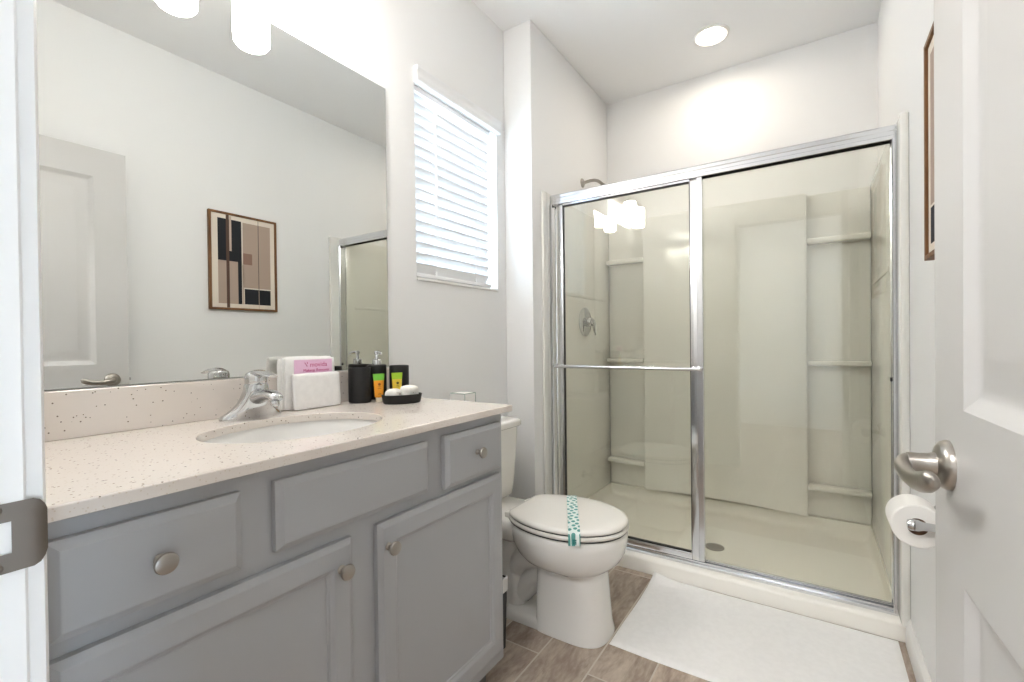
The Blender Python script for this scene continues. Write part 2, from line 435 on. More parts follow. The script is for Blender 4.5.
# strike plate on the jamb
bm = NB()
zc, zh2 = 0.938, 0.0285
pl = [(0.062, 1), (0.0885, 1), (0.096, 1), (0.1015, 1), (0.1055, 0.93), (0.1085, 0.78), (0.1105, 0.60)]
off = [0.0016, 0.0016, 0.0016, 0.0016, 0.0013, 0.0003, -0.0016]
front, back = [], []
for (y, k), o in zip(pl, off):
    hh = zh2*k
    front.append([(JX+o, y, zc-hh), (JX+o, y, zc-0.013), (JX+o, y, zc+0.013), (JX+o, y, zc+hh)])
def strip(rows, skip=()):
    V = [[bm.verts.new(p) for p in r] for r in rows]
    for i in range(len(V)-1):
        for j in range(3):
            if (i, j) in skip: continue
            bm.faces.new((V[i][j], V[i][j+1], V[i+1][j+1], V[i+1][j]))
strip(front, {(0, 1)})
bmesh.ops.solidify(bm, geom=bm.faces[:], thickness=0.0013)
sp = finish(bm, 'strike_plate', M['strike'], jamb, smooth=50); sp['label'] = 'satin nickel strike plate with curled lip'
for dz in (-0.0235, 0.0235):
    bm = NB(); lathe(bm, [(0.0042, 0.0), (0.0042, 0.0008), (0.0028, 0.0016), (0.0, 0.0018)], (JX+0.0016, 0.0795, zc+dz), 'x', 14)
    box(bm, JX+0.0030, JX+0.0036, 0.0765, 0.0825, zc+dz-0.0005, zc+dz+0.0005)
    finish(bm, 'screw', M['strike'], sp)
bm = NB()
box(bm, WX-0.013, WX-0.0005, 0.12, 2.118, 0.0005, 0.085); 
quad(bm, [(WX-0.013, 0.12, 0.085), (WX-0.013, 2.118, 0.085), (WX-0.004, 2.118, 0.105), (WX-0.004, 0.12, 0.105)])
quad(bm, [(WX-0.0005, 0.12, 0.105), (WX-0.0005, 2.118, 0.105), (WX-0.004, 2.118, 0.105), (WX-0.004, 0.12, 0.105)])
struct(bm, 'baseboard_right', M['trim'])
bm = NB(); box(bm, 0.0005, 0.013, 1.19, PY-0.0005, 0.0005, 0.10, 0.003); box(bm, 0.014, PX+0.012, PY-0.013, PY-0.0005, 0.0005, 0.10, 0.003)
struct(bm, 'baseboard_left', M['trim'])
# window: vinyl frame, pane, sill
wroot = NB()
for a in ((wy0+0.001, wy0+0.04, wz0+0.001, wz1-0.001), (wy1-0.04, wy1-0.001, wz0+0.001, wz1-0.001), (wy0+0.04, wy1-0.04, wz0+0.001, wz0+0.045), (wy0+0.04, wy1-0.04, wz1-0.045, wz1-0.001), (wy0+0.04, wy1-0.04, 1.735, 1.765)):
    box(wroot, -0.135, -0.085, a[0], a[1], a[2], a[3], 0.003, 1)
win = struct(wroot, 'window_1', M['vinyl'])
bm = NB(); box(bm, -0.112, -0.107, wy0+0.04, wy1-0.04, wz0+0.045, wz1-0.045); finish(bm, 'pane', M['pane'], win)
bm = NB(); box(bm, -0.084, 0.006, wy0+0.0005, wy1-0.0005, wz0+0.0005, wz0+0.013, 0.003); finish(bm, 'window_sill', M['trim'], win)

# ------------------------------------------------------------------ venetian blind
bl = empty('window_blind', (0.0, wy0+0.29, wz0+0.014), 'white slatted window blind hanging in the only window, with valance and tilt wand', 'window blind')
B0 = tuple(bl.location)
BX = -0.030
bm = NB()
tilt = math.radians(65); hw = 0.0252
sl0, sl1 = wy0+0.006, wy1-0.048
z = wz0+0.055; ns = 0
while z < wz1-0.03:
    pts = []
    for k in range(5):
        u = -1+k*0.5; cr = 0.0022*(1-u*u)
        px, pz = u*hw*math.cos(tilt)-cr*math.sin(tilt), -u*hw*math.sin(tilt)*(-1)+cr*math.cos(tilt)
        pts.append((BX+px, z+pz))
    low = [(a, b-0.0028) for a, b in pts]
    loop = pts+low[::-1]
    loft(bm, [[(a, y, b) for a, b in loop] for y in (sl0, sl1)])
    z += 0.0445; ns += 1
finish(bm, 'slats', M['blind'], bl, B0)
bm = NB(); box(bm, BX-0.026, BX+0.026, sl0, sl1, wz0+0.017, wz0+0.033, 0.003); finish(bm, 'bottom_rail', M['blind'], bl, B0)
bm = NB()
vp = [(-0.004, 2.152), (0.020, 2.152), (0.0245, 2.156), (0.0245, 2.163), (0.021, 2.168), (0.021, 2.198), (0.0245, 2.203), (0.0245, 2.214), (0.020, 2.217), (0.001, 2.217), (0.001, 2.162), (-0.004, 2.162)]
loft(bm, [[(a, y, b) for a, b in vp] for y in (wy0-0.004, wy1+0.012)])
finish(bm, 'valance', M['blind'], bl, B0)
bm = NB(); box(bm, BX-0.025, BX+0.022, sl0, sl1, wz1-0.022, wz1-0.002, 0.002); finish(bm, 'headrail', M['blind'], bl, B0)
for y in (1.497, 1.775):
    bm = NB()
    for dx in (-0.020, 0.0185): tube(bm, [(BX+dx, y, wz0+0.03), (BX+dx, y, wz1-0.02)], 0.0011, 6)
    box(bm, BX+0.0165, BX+0.0205, y-0.006, y+0.006, wz0+0.012, wz0+0.05, 0.001)
    finish(bm, 'ladder_cord', M['blind'], bl, B0)
bm = NB(); tube(bm, [(0.004, 1.487, 2.12), (0.006, 1.487, 1.66)], 0.0042, 8); lathe(bm, [(0.003, 0), (0.006, 0.004), (0.0055, 0.02), (0.003, 0.026)], (0.006, 1.487, 1.636), 'z', 10)
finish(bm, 'tilt_wand', M['blind'], bl, B0)

# ------------------------------------------------------------------ interior door (two raised panels), hinged right
DW, DT, DZ0, DZ1 = 0.757, 0.035, 0.012, 2.032
dang = math.radians(2.5)
FE = Vector((1.5005, 0.870))                       # visible face at the free edge
dirv = Vector((-math.sin(dang), math.cos(dang)))
HO = FE - dirv*DW                                  # visible face at the hinge end
droot = NB()
def door_face(bm, depth_sign, x_face):
    st, tz = 0.122, 0.122
    us = [0, st, DW-st, DW]; zs = [DZ0, 0.215, 0.795, 1.005, DZ1-0.135, DZ1]
    for i in range(3):
        for j in range(5):
            u0, u1, z0, z1 = us[i], us[i+1], zs[j], zs[j+1]
            if i == 1 and j in (1, 3):
                s = depth_sign
                P = lambda u, v, d, u0=u0, z0=z0: (x_face+d*s, u0+u, z0+v)
                nested(bm, P, u1-u0, z1-z0, [(0, 0), (0.004, 0.002), (0.016, 0.0085), (0.020, 0.010), (0.030, 0.010), (0.062, 0.004), (0.066, 0.004)], back=False)
            else:
                quad(bm, [(x_face, u0, z0), (x_face, u1, z0), (x_face, u1, z1), (x_face, u0, z1)])
door_face(droot, 1, 0.0); door_face(droot, -1, DT)
for (a, b) in (((0, DZ0), (0, DZ1)), ((DW, DZ0), (DW, DZ1))):
    quad(droot, [(0, a[0], a[1]), (DT, a[0], a[1]), (DT, b[0], b[1]), (0, b[0], b[1])])
for zz in (DZ0, DZ1): quad(droot, [(0, 0, zz), (DT, 0, zz), (DT, DW, zz), (0, DW, zz)])
door = finish(droot, 'door_1', M['door'], smooth=25); door['kind'] = 'structure'
door.location = (HO.x, HO.y, 0); door.rotation_euler = (0, 0, dang)
# lever set (local: -x towards the room, y along door to the free edge)
hy, hz = DW-0.066, 0.9275
bm = NB()
lathe(bm, [(0.0320, 0.0), (0.0320, -0.004), (0.0295, -0.009), (0.024, -0.0125), (0.0155, -0.014), (0.0135, -0.020), (0.0125, -0.030), (0.0125, -0.042), (0.0, -0.042)], (0, hy, hz), 'x', 36)
rose = finish(bm, 'door_handle', M['nickel'], door); rose['label'] = 'brushed nickel lever handle'
bm = NB()
pth = smooth_path([(-0.030, hy, hz), (-0.042, hy-0.001, hz-0.001), (-0.0485, hy-0.014, hz-0.005), (-0.048, hy-0.040, hz-0.009), (-0.046, hy-0.070, hz-0.008), (-0.043, hy-0.100, hz-0.001), (-0.041, hy-0.116, hz+0.006), (-0.0405, hy-0.1225, hz+0.009)], 6)
tube(bm, pth, lerp_list([0.0115, 0.0125, 0.0130, 0.0125, 0.0125, 0.0125, 0.0105, 0.002], 6), 16, flat=(0.70, 1.0))
finish(bm, 'lever', M['nickel'], rose)
bm = NB(); box(bm, 0.004, DT-0.004, DW-0.001, DW+0.0012, hz-0.028, hz+0.028, 0.0008, 1); box(bm, 0.011, 0.024, DW, DW+0.009, hz-0.007, hz+0.007, 0.002)
finish(bm, 'latch', M['nickel'], rose)
for hz_ in (0.25, 1.05, 1.83):
    bm = NB(); tube(bm, [(DT+0.004, -0.004, hz_-0.045), (DT+0.004, -0.004, hz_+0.045)], 0.006, 10)
    box(bm, 0.004, DT+0.002, -0.0015, -0.0002, hz_-0.044, hz_+0.044)
    finish(bm, 'hinge', M['nickel'], door)

# ------------------------------------------------------------------ vanity
VX0, VXF = 0.0, 0.540          # face frame plane
VY0, VY1 = 0.1, 1.1805
va = empty('vanity_cabinet', (0.27, 0.64, 0.0), 'grey painted bathroom vanity cabinet with round nickel knobs under the quartz top', 'cabinet')
V0 = tuple(va.location)
bm = NB()
zt_ = CT-0.0205
for q in ((0.002, VXF-0.0185, VY0+0.001, VY0+0.019, 0.105, zt_), (0.002, VXF-0.0185, VY1-0.018, VY1, 0.105, zt_), (0.002, VXF-0.0185, VY0+0.0195, VY1-0.0185, 0.105, 0.122), (0.002, 0.008, VY0+0.0195, VY1-0.0185, 0.1225, zt_), (VXF-0.018, VXF, VY0+0.001, VY1, 0.105, zt_)):
    box(bm, *q, 0.0012, 1)
finish(bm, 'body', M['cabinet'], va, V0)
bm = NB(); box(bm, 0.002, VXF-0.07, VY0+0.001, VY1-0.0015, 0.0005, 0.1045); finish(bm, 'toe_kick', M['cabinet_dark'], va, V0)
def slab_front(name, y0, y1, z0, z1):
    bm = NB(); P = lambda u, v, d: (VXF+0.0005+d, y0+u, z0+v)
    nested(bm, P, y1-y0, z1-z0, [(0, 0), (0, 0.012), (0.003, 0.0135), (0.0115, 0.0200), (0.013, 0.0205)])
    return finish(bm, name, M['cabinet'], va, V0, smooth=12)
def door_front(y0, y1, z0, z1):
    bm = NB(); P = lambda u, v, d: (VXF+0.0005+d, y0+u, z0+v)
    fr = 0.058
    nested(bm, P, y1-y0, z1-z0, [(0, 0), (0, 0.012), (0.003, 0.0135), (0.0105, 0.0190), (0.012, 0.0195), (fr-0.012, 0.0195), (fr-0.009, 0.018), (fr-0.004, 0.0135), (fr, 0.0125), (fr+0.002, 0.0095)])
    return finish(bm, 'cabinet_door', M['cabinet'], va, V0, smooth=12)
def knob(parent, y, z):
    bm = NB()
    lathe(bm, [(0.0085, 0.0), (0.0085, 0.002), (0.0055, 0.005), (0.005, 0.013), (0.008, 0.017), (0.0148, 0.0195), (0.0158, 0.0225), (0.0145, 0.0255), (0.009, 0.0275), (0.0, 0.028)], (VXF+0.0206, y, z), 'x', 28)
    k = finish(bm, 'knob', M['nickel'], parent, V0); k['label'] = 'round brushed nickel knob'
d1 = slab_front('drawer', 0.158, 0.394, 0.716, 0.846); knob(d1, 0.276, 0.7815)
slab_front('false_drawer_front', 0.4525, 0.841, 0.7205, 0.8475)
d3 = slab_front('drawer', 0.9035, 1.1565, 0.7085, 0.848); knob(d3, 1.031, 0.7825)
k1 = door_front(0.158, 0.6135, 0.147, 0.692); knob(k1, 0.581, 0.6385)
k2 = door_front(0.680, 1.1555, 0.147, 0.6925); knob(k2, 0.7045, 0.639)

# countertop with oval sink cut-out, backsplash
CX0, CX1, CY0, CY1 = 0.001, 0.565, 0.099, 1.2072
SX, SY, SA, SB = 0.305, 0.655, 0.163, 0.215     # sink centre, half axes x / y
ct = empty('countertop', (0.28, 0.65, CT-0.02), 'speckled cream quartz countertop with low backsplash and oval sink cut-out', 'countertop')
C0 = tuple(ct.location)
bm = NB()
angs = [2*PI*k/96 for k in range(96)]
for cxx, cyy in ((CX0, CY0), (CX1, CY0), (CX1, CY1), (CX0, CY1)): angs.append(math.atan2(cyy-SY, cxx-SX) % (2*PI))
angs = sorted(angs)
def rect_hit(a):
    dx, dy = math.cos(a), math.sin(a); t = 1e9
    if dx > 1e-9: t = min(t, (CX1-SX)/dx)
    if dx < -1e-9: t = min(t, (CX0-SX)/dx)
    if dy > 1e-9: t = min(t, (CY1-SY)/dy)
    if dy < -1e-9: t = min(t, (CY0-SY)/dy)
    return SX+dx*t, SY+dy*t
def ell(a, k=1.0):
    dx, dy = math.cos(a), math.sin(a); r = 1/math.sqrt((dx/(SA*k))**2+(dy/(SB*k))**2)
    return SX+dx*r, SY+dy*r
def inset_rect(p, d):
    return (min(max(p[0], CX0+d), CX1-d), min(max(p[1], CY0+d), CY1-d))
ZB = CT-0.0198
out = [rect_hit(a) for a in angs]
e0 = lambda z, k: [(*ell(a, k), z) for a in angs]
rings = [e0(CT-0.0016, 1.0), e0(CT, 1.008), [(*inset_rect(p, 0.002), CT) for p in out], [(*p, CT-0.002) for p in out], [(*p, ZB+0.001) for p in out], [(*inset_rect(p, 0.001), ZB) for p in out], e0(ZB, 1.0)]
R = loft(bm, rings, cap0=False, cap1=False)
n = len(angs)
for k in range(n): bm.faces.new((R[-1][k], R[-1][(k+1) % n], R[0][(k+1) % n], R[0][k]))
finish(bm, 'worktop', M['quartz'], ct, C0, smooth=30)
bm = NB(); box(bm, 0.001, 0.020, CY0, CY1, CT+0.0002, 0.9985, 0.0015, 1); finish(bm, 'backsplash', M['quartz'], ct, C0)

# undermount sink
sk = empty('sink', (SX, SY, CT-0.17), 'white oval undermount sink bowl set into the quartz countertop', 'sink')
S0 = tuple(sk.location)
bm = NB()
prof = [(1.10, -0.0205), (1.03, -0.0205), (1.015, -0.026), (0.985, -0.045), (0.93, -0.08), (0.82, -0.115), (0.62, -0.142), (0.38, -0.154), (0.12, -0.158)]
A = [2*PI*k/64 for k in range(64)]
ringsS = [[(SX+SA*k*math.cos(a), SY+SB*k*math.sin(a), CT+z) for a in A] for k, z in prof]
ringsO = [[(SX+SA*(k+0.03)*math.cos(a), SY+SB*(k+0.03)*math.sin(a), CT+z-0.010) for a in A] for k, z in prof][::-1]
Rr = loft(bm, ringsS, cap0=False, cap1=False); Ro = loft(bm, ringsO, cap0=True, cap1=False)
for k in range(64): bm.faces.new((Ro[-1][k], Ro[-1][(k+1) % 64], Rr[0][(k+1) % 64], Rr[0][k]))
bm.faces.new(Rr[-1])
finish(bm, 'bowl', M['sink'], sk, S0, smooth=60)
bm = NB(); lathe(bm, [(0.023, 0.0), (0.023, 0.002), (0.019, 0.003), (0.017, 0.001), (0.016, 0.004), (0.010, 0.006), (0.0, 0.0065)], (SX, SY, CT-0.1575), 'z', 28)
finish(bm, 'drain', M['chrome'], sk, S0)

# ------------------------------------------------------------------ faucet
FX, FYc = 0.082, 0.655
fa = empty('faucet', (FX, FYc, CT+0.0004), 'chrome single-lever bathroom faucet with swooping base behind the sink', 'faucet')
F0 = tuple(fa.location)
bm = NB()
# swept body: elongated base plate rising into a column
def fr(hx, hy, z, dx=0.0, e=2.6, n=40):
    pts = []
    for k in range(n):
        a = 2*PI*k/n; c, s = math.cos(a), math.sin(a)
        pts.append((FX+dx+hx*math.copysign(abs(c)**(2/e), c), FYc+hy*math.copysign(abs(s)**(2/e), s), CT+z))
    return pts
loft(bm, [fr(0.0265, 0.080, 0.0004), fr(0.0275, 0.081, 0.004), fr(0.027, 0.078, 0.011), fr(0.0265, 0.067, 0.018, 0.004), fr(0.0265, 0.054, 0.028, 0.009), fr(0.0265, 0.043, 0.042, 0.015), fr(0.0265, 0.036, 0.058, 0.020), fr(0.0260, 0.031, 0.074, 0.024), fr(0.0255, 0.0285, 0.090, 0.026), fr(0.024, 0.0265, 0.094, 0.026)])
finish(bm, 'body', M['chrome'], fa, F0, smooth=60)
bm = NB()
sp_ = smooth_path([(FX+0.016, FYc, CT+0.048), (FX+0.054, FYc, CT+0.062), (FX+0.090, FYc, CT+0.067), (FX+0.118, FYc, CT+0.063), (FX+0.126, FYc, CT+0.056)], 6)
tube(bm, sp_, lerp_list([0.024, 0.022, 0.0195, 0.0165, 0.0135], 6), 20, flat=(1.15, 0.72))
lathe(bm, [(0.0095, 0.0), (0.0105, 0.003), (0.0105, 0.012), (0.009, 0.014)], (FX+0.116, FYc, CT+0.040), 'z', 20)
finish(bm, 'spout', M['chrome'], fa, F0, smooth=60)
bm = NB()
lathe(bm, [(0.0265, 0.0), (0.0275, 0.004), (0.0275, 0.018), (0.025, 0.026), (0.016, 0.032), (0.0, 0.034)], (FX+0.026, FYc, CT+0.0945), 'z', 28)
hp = smooth_path([(FX+0.006, FYc, CT+0.120), (FX+0.038, FYc, CT+0.124), (FX+0.070, FYc, CT+0.122), (FX+0.110, FYc, CT+0.115)], 5)
tube(bm, hp, lerp_list([0.012, 0.018, 0.015, 0.010], 5), 16, flat=(1.25, 0.42))
finish(bm, 'lever', M['chrome'], fa, F0, smooth=60)
bm = NB(); tube(bm, [(FX-0.032, FYc, CT+0.0), (FX-0.032, FYc, CT+0.045)], 0.0025, 8); lathe(bm, [(0.003, 0), (0.005, 0.004), (0.005, 0.008), (0.0, 0.010)], (FX-0.032, FYc, CT+0.045), 'z', 12)
finish(bm, 'lift_rod', M['chrome'], fa, F0)

# ------------------------------------------------------------------ mirror
bm = NB(); MY0, MY1, MZ0, MZ1 = 0.0985, 1.2077, 1.0005, 2.0537
box(bm, 0.0005, 0.0048, MY0, MY1, MZ0, MZ1)
mi_ = finish(bm, 'wall_mirror', M['mirror_edge'], base=(0.003, 0.65, 1.0005), smooth=0); mi_.location = (0.003, 0.65, 1.0005)
thing(mi_, 'large frameless mirror covering the wall above the vanity backsplash', 'mirror')
bm = NB(); quad(bm, [(0.0056, MY0+0.001, MZ0+0.001), (0.0056, MY1-0.0012, MZ0+0.001), (0.0056, MY1-0.0012, MZ1-0.001), (0.0056, MY0+0.001, MZ1-0.001)])
bmesh.ops.solidify(bm, geom=bm.faces[:], thickness=0.0006)
finish(bm, 'silvering', M['mirror'], mi_, (0.003, 0.65, 1.0005), smooth=0)

# ------------------------------------------------------------------ vanity light (two opal shades)
vl = empty('vanity_light', (0.0, 0.674, 2.26), 'nickel wall light with two glowing opal glass shades above the mirror', 'wall light')
L0 = tuple(vl.location)
bm = NB(); box(bm, 0.0005, 0.022, 0.50, 0.85, 2.225, 2.295, 0.006); finish(bm, 'backplate', M['nickel'], vl, L0)
for y in (0.570, 0.777):
    bm = NB()
    tube(bm, smooth_path([(0.020, y, 2.26), (0.075, y, 2.265), (0.122, y, 2.25), (0.130, y, 2.22)], 5), 0.008, 10)
    lathe(bm, [(0.012, 0.03), (0.030, 0.02), (0.032, 0.0), (0.020, 0.0)], (0.130, y, 2.198), 'z', 24)
    arm = finish(bm, 'arm', M['nickel'], vl, L0)
    bm = NB(); lathe(bm, [(0.030, 0.165), (0.047, 0.161), (0.0515, 0.150), (0.0525, 0.05), (0.051, 0.014), (0.044, 0.004), (0.028, 0.0), (0.0, -0.001)], (0.130, y, 2.029), 'z', 32)
    s_ = finish(bm, 'lamp_shade', M['shade'], arm, L0, smooth=60); s_['label'] = 'glowing opal glass shade'

# ------------------------------------------------------------------ added fill lamp in the hall, unseen, brightens cabinets and floor
hl = empty('hall_fill_lamp', (1.08, -1.0, CZ), 'added round fill lamp, out of view in the hall outside the bathroom doorway', 'ceiling light')
bm = NB(); lathe(bm, [(0.175, -0.0005), (0.175, -0.022), (0.160, -0.026), (0.160, -0.0005)], (1.08, -1.0, CZ), 'z', 40, close=False); finish(bm, 'rim', M['nickel'], hl, tuple(hl.location))
bm = NB(); lathe(bm, [(0.158, -0.004), (0.156, -0.045), (0.130, -0.065), (0.07, -0.078), (0.0, -0.081)], (1.08, -1.0, CZ), 'z', 40); finish(bm, 'fill_diffuser', emit('hall_fill_glow', (1.0, 0.98, 0.96, 1), HALL_FILL), hl, tuple(hl.location))

# ------------------------------------------------------------------ recessed downlight
rl = empty('recessed_downlight', (0.9027, 2.664, CZ), 'round lit recessed ceiling light above the shower', 'ceiling light')
bm = NB(); lathe(bm, [(0.090, -0.0005), (0.088, -0.007), (0.078, -0.010), (0.060, -0.003), (0.060, -0.0005)], (0.9027, 2.664, CZ), 'z', 40, close=False)
finish(bm, 'trim_ring', M['trim'], rl, tuple(rl.location))
bm = NB(); lathe(bm, [(0.0595, -0.0008), (0.0595, -0.002), (0.0, -0.0022)], (0.9027, 2.664, CZ), 'z', 40)
finish(bm, 'lens', M['lamp'], rl, tuple(rl.location))

# ------------------------------------------------------------------ shower pan (height field) and drain
YC = 2.1356
sp = NB()
yprof = [(YC, 0.0005), (YC, 0.056), (YC+0.003, 0.064), (YC+0.009, 0.069), (YC+0.018, 0.071), (2.232, 0.071), (2.240, 0.067), (2.246, 0.056), (2.256, 0.042), (2.275, 0.036)]
yprof += [(2.275+(2.955-2.275)*k/16, 0.036) for k in range(1, 17)]
yprof += [(2.978, 0.039), (2.992, 0.048), (3.002, 0.068), (3.008, 0.112), (WB-0.002, 0.114), (WB-0.002, 0.0005)]
px0, px1 = PX+0.001, WX-0.001
xs = [px0, px0+0.013, px0+0.018, px0+0.030, px0+0.048, px0+0.075]
xs += [px0+0.075+(px1-px0-0.165)*k/24 for k in range(1, 24)]
xs += [px1-0.090, px1-0.066, px1-0.052, px1-0.042, px1-0.036, px1]
cov = {0: 0.114, 1: 0.112, 2: 0.068, 3: 0.048, 4: 0.039, 5: 0.036}
G = []
for j, (y, z) in enumerate(yprof):
    row = []
    for i, x in enumerate(xs):
        e = min(i, len(xs)-1-i); zz = z
        if y > 2.25 and 5 < j < len(yprof)-1:
            zz = max(z, cov.get(e, 0.036))
            d = math.hypot(x-0.925, y-2.53); zz -= 0.010*max(0, 1-d/0.6) if z < 0.037 and e > 4 else 0
        row.append(sp.verts.new((x, y, zz)))
    G.append(row)
for a, b in zip(G, G[1:]):
    for i in range(len(xs)-1): sp.faces.new((a[i], a[i+1], b[i+1], b[i]))
pan = empty('shower_pan', (0.9, 2.59, 0.0), 'white acrylic shower base with raised front curb behind the bath mat', 'shower base')
finish(sp, 'basin', M['pan'], pan, tuple(pan.location), smooth=50)
bm = NB()
lathe(bm, [(0.046, 0.0), (0.046, 0.002), (0.042, 0.0035), (0.036, 0.0025), (0.0, 0.0025)], (0.925, 2.53, 0.0275), 'z', 32)
for k in range(-3, 4):
    hw_ = math.sqrt(0.034**2-(k*0.009)**2)
    box(bm, 0.925-hw_, 0.925+hw_, 2.53+k*0.009-0.002, 2.53+k*0.009+0.002, 0.0298, 0.0312)
dr = finish(bm, 'drain', M['nickel'], pan, tuple(pan.location)); dr['label'] = 'round metal drain cover'

# ------------------------------------------------------------------ shower wall surround
su = empty('shower_surround', (0.9, 3.02, 0.115), 'glossy white acrylic shower wall surround with moulded shelves', 'shower surround')
U0 = tuple(su.location)
ST, SB_ = 1.876, 0.1155
bm = NB(); box(bm, PX+0.0135, WX-0.0345, 3.024, WB-0.001, SB_, ST, 0.002, 1); finish(bm, 'back_panel', M['acrylic'], su, U0)
bm = NB()
# bowed centre panel with softly curved lower edge
cp = []; nseg = 20; pxa, pxb = 0.432, 1.325
for k in range(nseg+1):
    t = k/nseg; x = pxa+(pxb-pxa)*t
    bow = 4*t*(1-t)
    yf = 2.960-0.012*bow
    zb = 0.118-0.004*t+0.022*bow
    cp.append((x, yf, zb))
F1 = [bm.verts.new((x, yf, zb+0.004)) for x, yf, zb in cp]; F2 = [bm.verts.new((x, yf, ST)) for x, yf, zb in cp]
B1 = [bm.verts.new((x, 3.0235, zb)) for x, yf, zb in cp]; B2 = [bm.verts.new((x, 3.0235, ST)) for x, yf, zb in cp]
for k in range(nseg):
    for q in ((F1[k], F1[k+1], F2[k+1], F2[k]), (B1[k], B1[k+1], B2[k+1], B2[k]), (F1[k], F1[k+1], B1[k+1], B1[k]), (F2[k], F2[k+1], B2[k+1], B2[k])): bm.faces.new(q)
bm.faces.new((F1[0], F2[0], B2[0], B1[0])); bm.faces.new((F1[-1], F2[-1], B2[-1], B1[-1]))
bmesh.ops.recalc_face_normals(bm, faces=bm.faces)
eg = [e for e in bm.edges if len(e.link_faces) == 2 and e.calc_face_angle(0) > 1.0]
bmesh.ops.bevel(bm, geom=eg, offset=0.006, segments=3, affect='EDGES')
finish(bm, 'center_panel', M['acrylic'], su, U0, smooth=40)
for sx0, sx1 in ((PX+0.001, PX+0.013), (WX-0.034, WX-0.001)):
    bm = NB(); box(bm, sx0, sx1, 2.2265 if sx0 > 1 else 2.150, WB-0.018, SB_, ST, 0.003)
    inner = sx1 if sx0 < 0.5 else sx0
    box(bm, min(inner, inner+(0.004 if sx0 < 0.5 else -0.004)), max(inner, inner+(0.004 if sx0 < 0.5 else -0.004)), 2.30, 2.95, 1.35, 1.372, 0.0015)
    finish(bm, 'side_panel', M['acrylic'], su, U0)
for fx0, fx1 in ((PX+0.0005, PX+0.016), (WX-0.0245, WX-0.0005)):
    bm = NB(); box(bm, fx0, fx1, 2.100, 2.2255 if fx0 > 1 else 2.1495, 0.072 if fx0 > 1 else 0.11, ST, 0.004)
    finish(bm, 'flange', M['acrylic'], su, U0)
for x0, x1 in ((PX+0.0140, 0.4315), (1.3255, WX-0.0350)):
    for zt in (1.628, 0.972, 0.300):
        bm = NB(); box(bm, x0, x1, 2.955, 3.0235, zt-0.028, zt, 0.007, 3); finish(bm, 'shelf', M['acrylic'], su, U0)

# ------------------------------------------------------------------ shower valve and shower head (on the plumbing wall)
XW = PX+0.0135
vv = empty('shower_valve', (XW, 2.613, 1.206), 'round chrome shower valve with lever seen through the left glass panel', 'shower valve')
bm = NB(); lathe(bm, [(0.088, 0.0), (0.088, 0.003), (0.080, 0.008), (0.045, 0.012), (0.030, 0.014), (0.028, 0.040), (0.024, 0.046), (0.0, 0.047)], (XW, 2.613, 1.206), 'x', 40)
finish(bm, 'plate', M['chrome'], vv, tuple(vv.location))
bm = NB(); tube(bm, smooth_path([(XW+0.050, 2.613, 1.212), (XW+0.058, 2.616, 1.19), (XW+0.060, 2.621, 1.155), (XW+0.064, 2.627, 1.125)], 5), lerp_list([0.014, 0.012, 0.009, 0.007], 5), 12)
tube(bm, [(XW+0.040, 2.613, 1.206), (XW+0.056, 2.613, 1.206)], 0.018, 16)
finish(bm, 'lever', M['chrome'], vv, tuple(vv.location))
sh = empty('showerhead', (PX+0.001, 2.62, 2.06), 'chrome shower arm with small head above the glass enclosure', 'shower arm')
bm = NB(); lathe(bm, [(0.028, 0.0), (0.027, 0.004), (0.018, 0.010), (0.011, 0.013)], (PX+0.0012, 2.62, 2.06), 'x', 24)
finish(bm, 'flange', M['nickel'], sh, tuple(sh.location))
bm = NB(); tube(bm, smooth_path([(PX+0.010, 2.62, 2.06), (PX+0.06, 2.62, 2.064), (PX+0.10, 2.62, 2.055), (PX+0.135, 2.62, 2.025)], 5), 0.0095, 12); finish(bm, 'pipe', M['nickel'], sh, tuple(sh.location))
bm = NB()
rot = Matrix.Rotation(math.radians(-35), 4, 'Y')
t = NB(); lathe(t, [(0.010, 0.0), (0.014, -0.010), (0.013, -0.020), (0.030, -0.034), (0.034, -0.044), (0.032, -0.047), (0.0, -0.047)], (0, 0, 0), 'z', 24)
bmesh.ops.transform(t, matrix=Matrix.Translation((PX+0.137, 2.62, 2.024)) @ rot, verts=t.verts)
finish(t, 'spray_nozzle', M['nickel'], sh, tuple(sh.location))

# ------------------------------------------------------------------ shower enclosure
en = empty('shower_door_frame', (0.9, 2.2, 0.0715), 'polished aluminium frame of the sliding shower doors, with header and bottom track', 'shower frame')
E0 = tuple(en.location)
EX0, EX1 = PX+0.0165, WX-0.0255
bm = NB()
hp = [(0.0, 1.8145), (0.0, 1.828), (0.002, 1.830), (0.002, 1.844), (0.0, 1.846), (0.0, 1.860), (0.004, 1.866), (0.046, 1.866), (0.052, 1.858), (0.052, 1.8145), (0.048, 1.8145), (0.048, 1.850), (0.008, 1.850), (0.008, 1.8145)]
def sweep_x(bm, prof, y0, x0, x1):
    loft(bm, [[(x, y0+a, b) for a, b in prof] for x in (x0, x1)])
sweep_x(bm, hp, YH, EX0, EX1); finish(bm, 'header', M['alu'], en, E0, smooth=20)
bm = NB()
tp = [(0.0, 0.0715), (0.0, 0.080), (0.004, 0.083), (0.012, 0.083), (0.012, 0.0925), (0.0145, 0.0925), (0.0145, 0.083), (0.030, 0.083), (0.030, 0.0925), (0.0325, 0.0925), (0.0325, 0.083), (0.050, 0.083), (0.052, 0.078), (0.052, 0.0715)]
sweep_x(bm, tp, YH, EX0, EX1); finish(bm, 'bottom_track', M['alu'], en, E0, smooth=20)
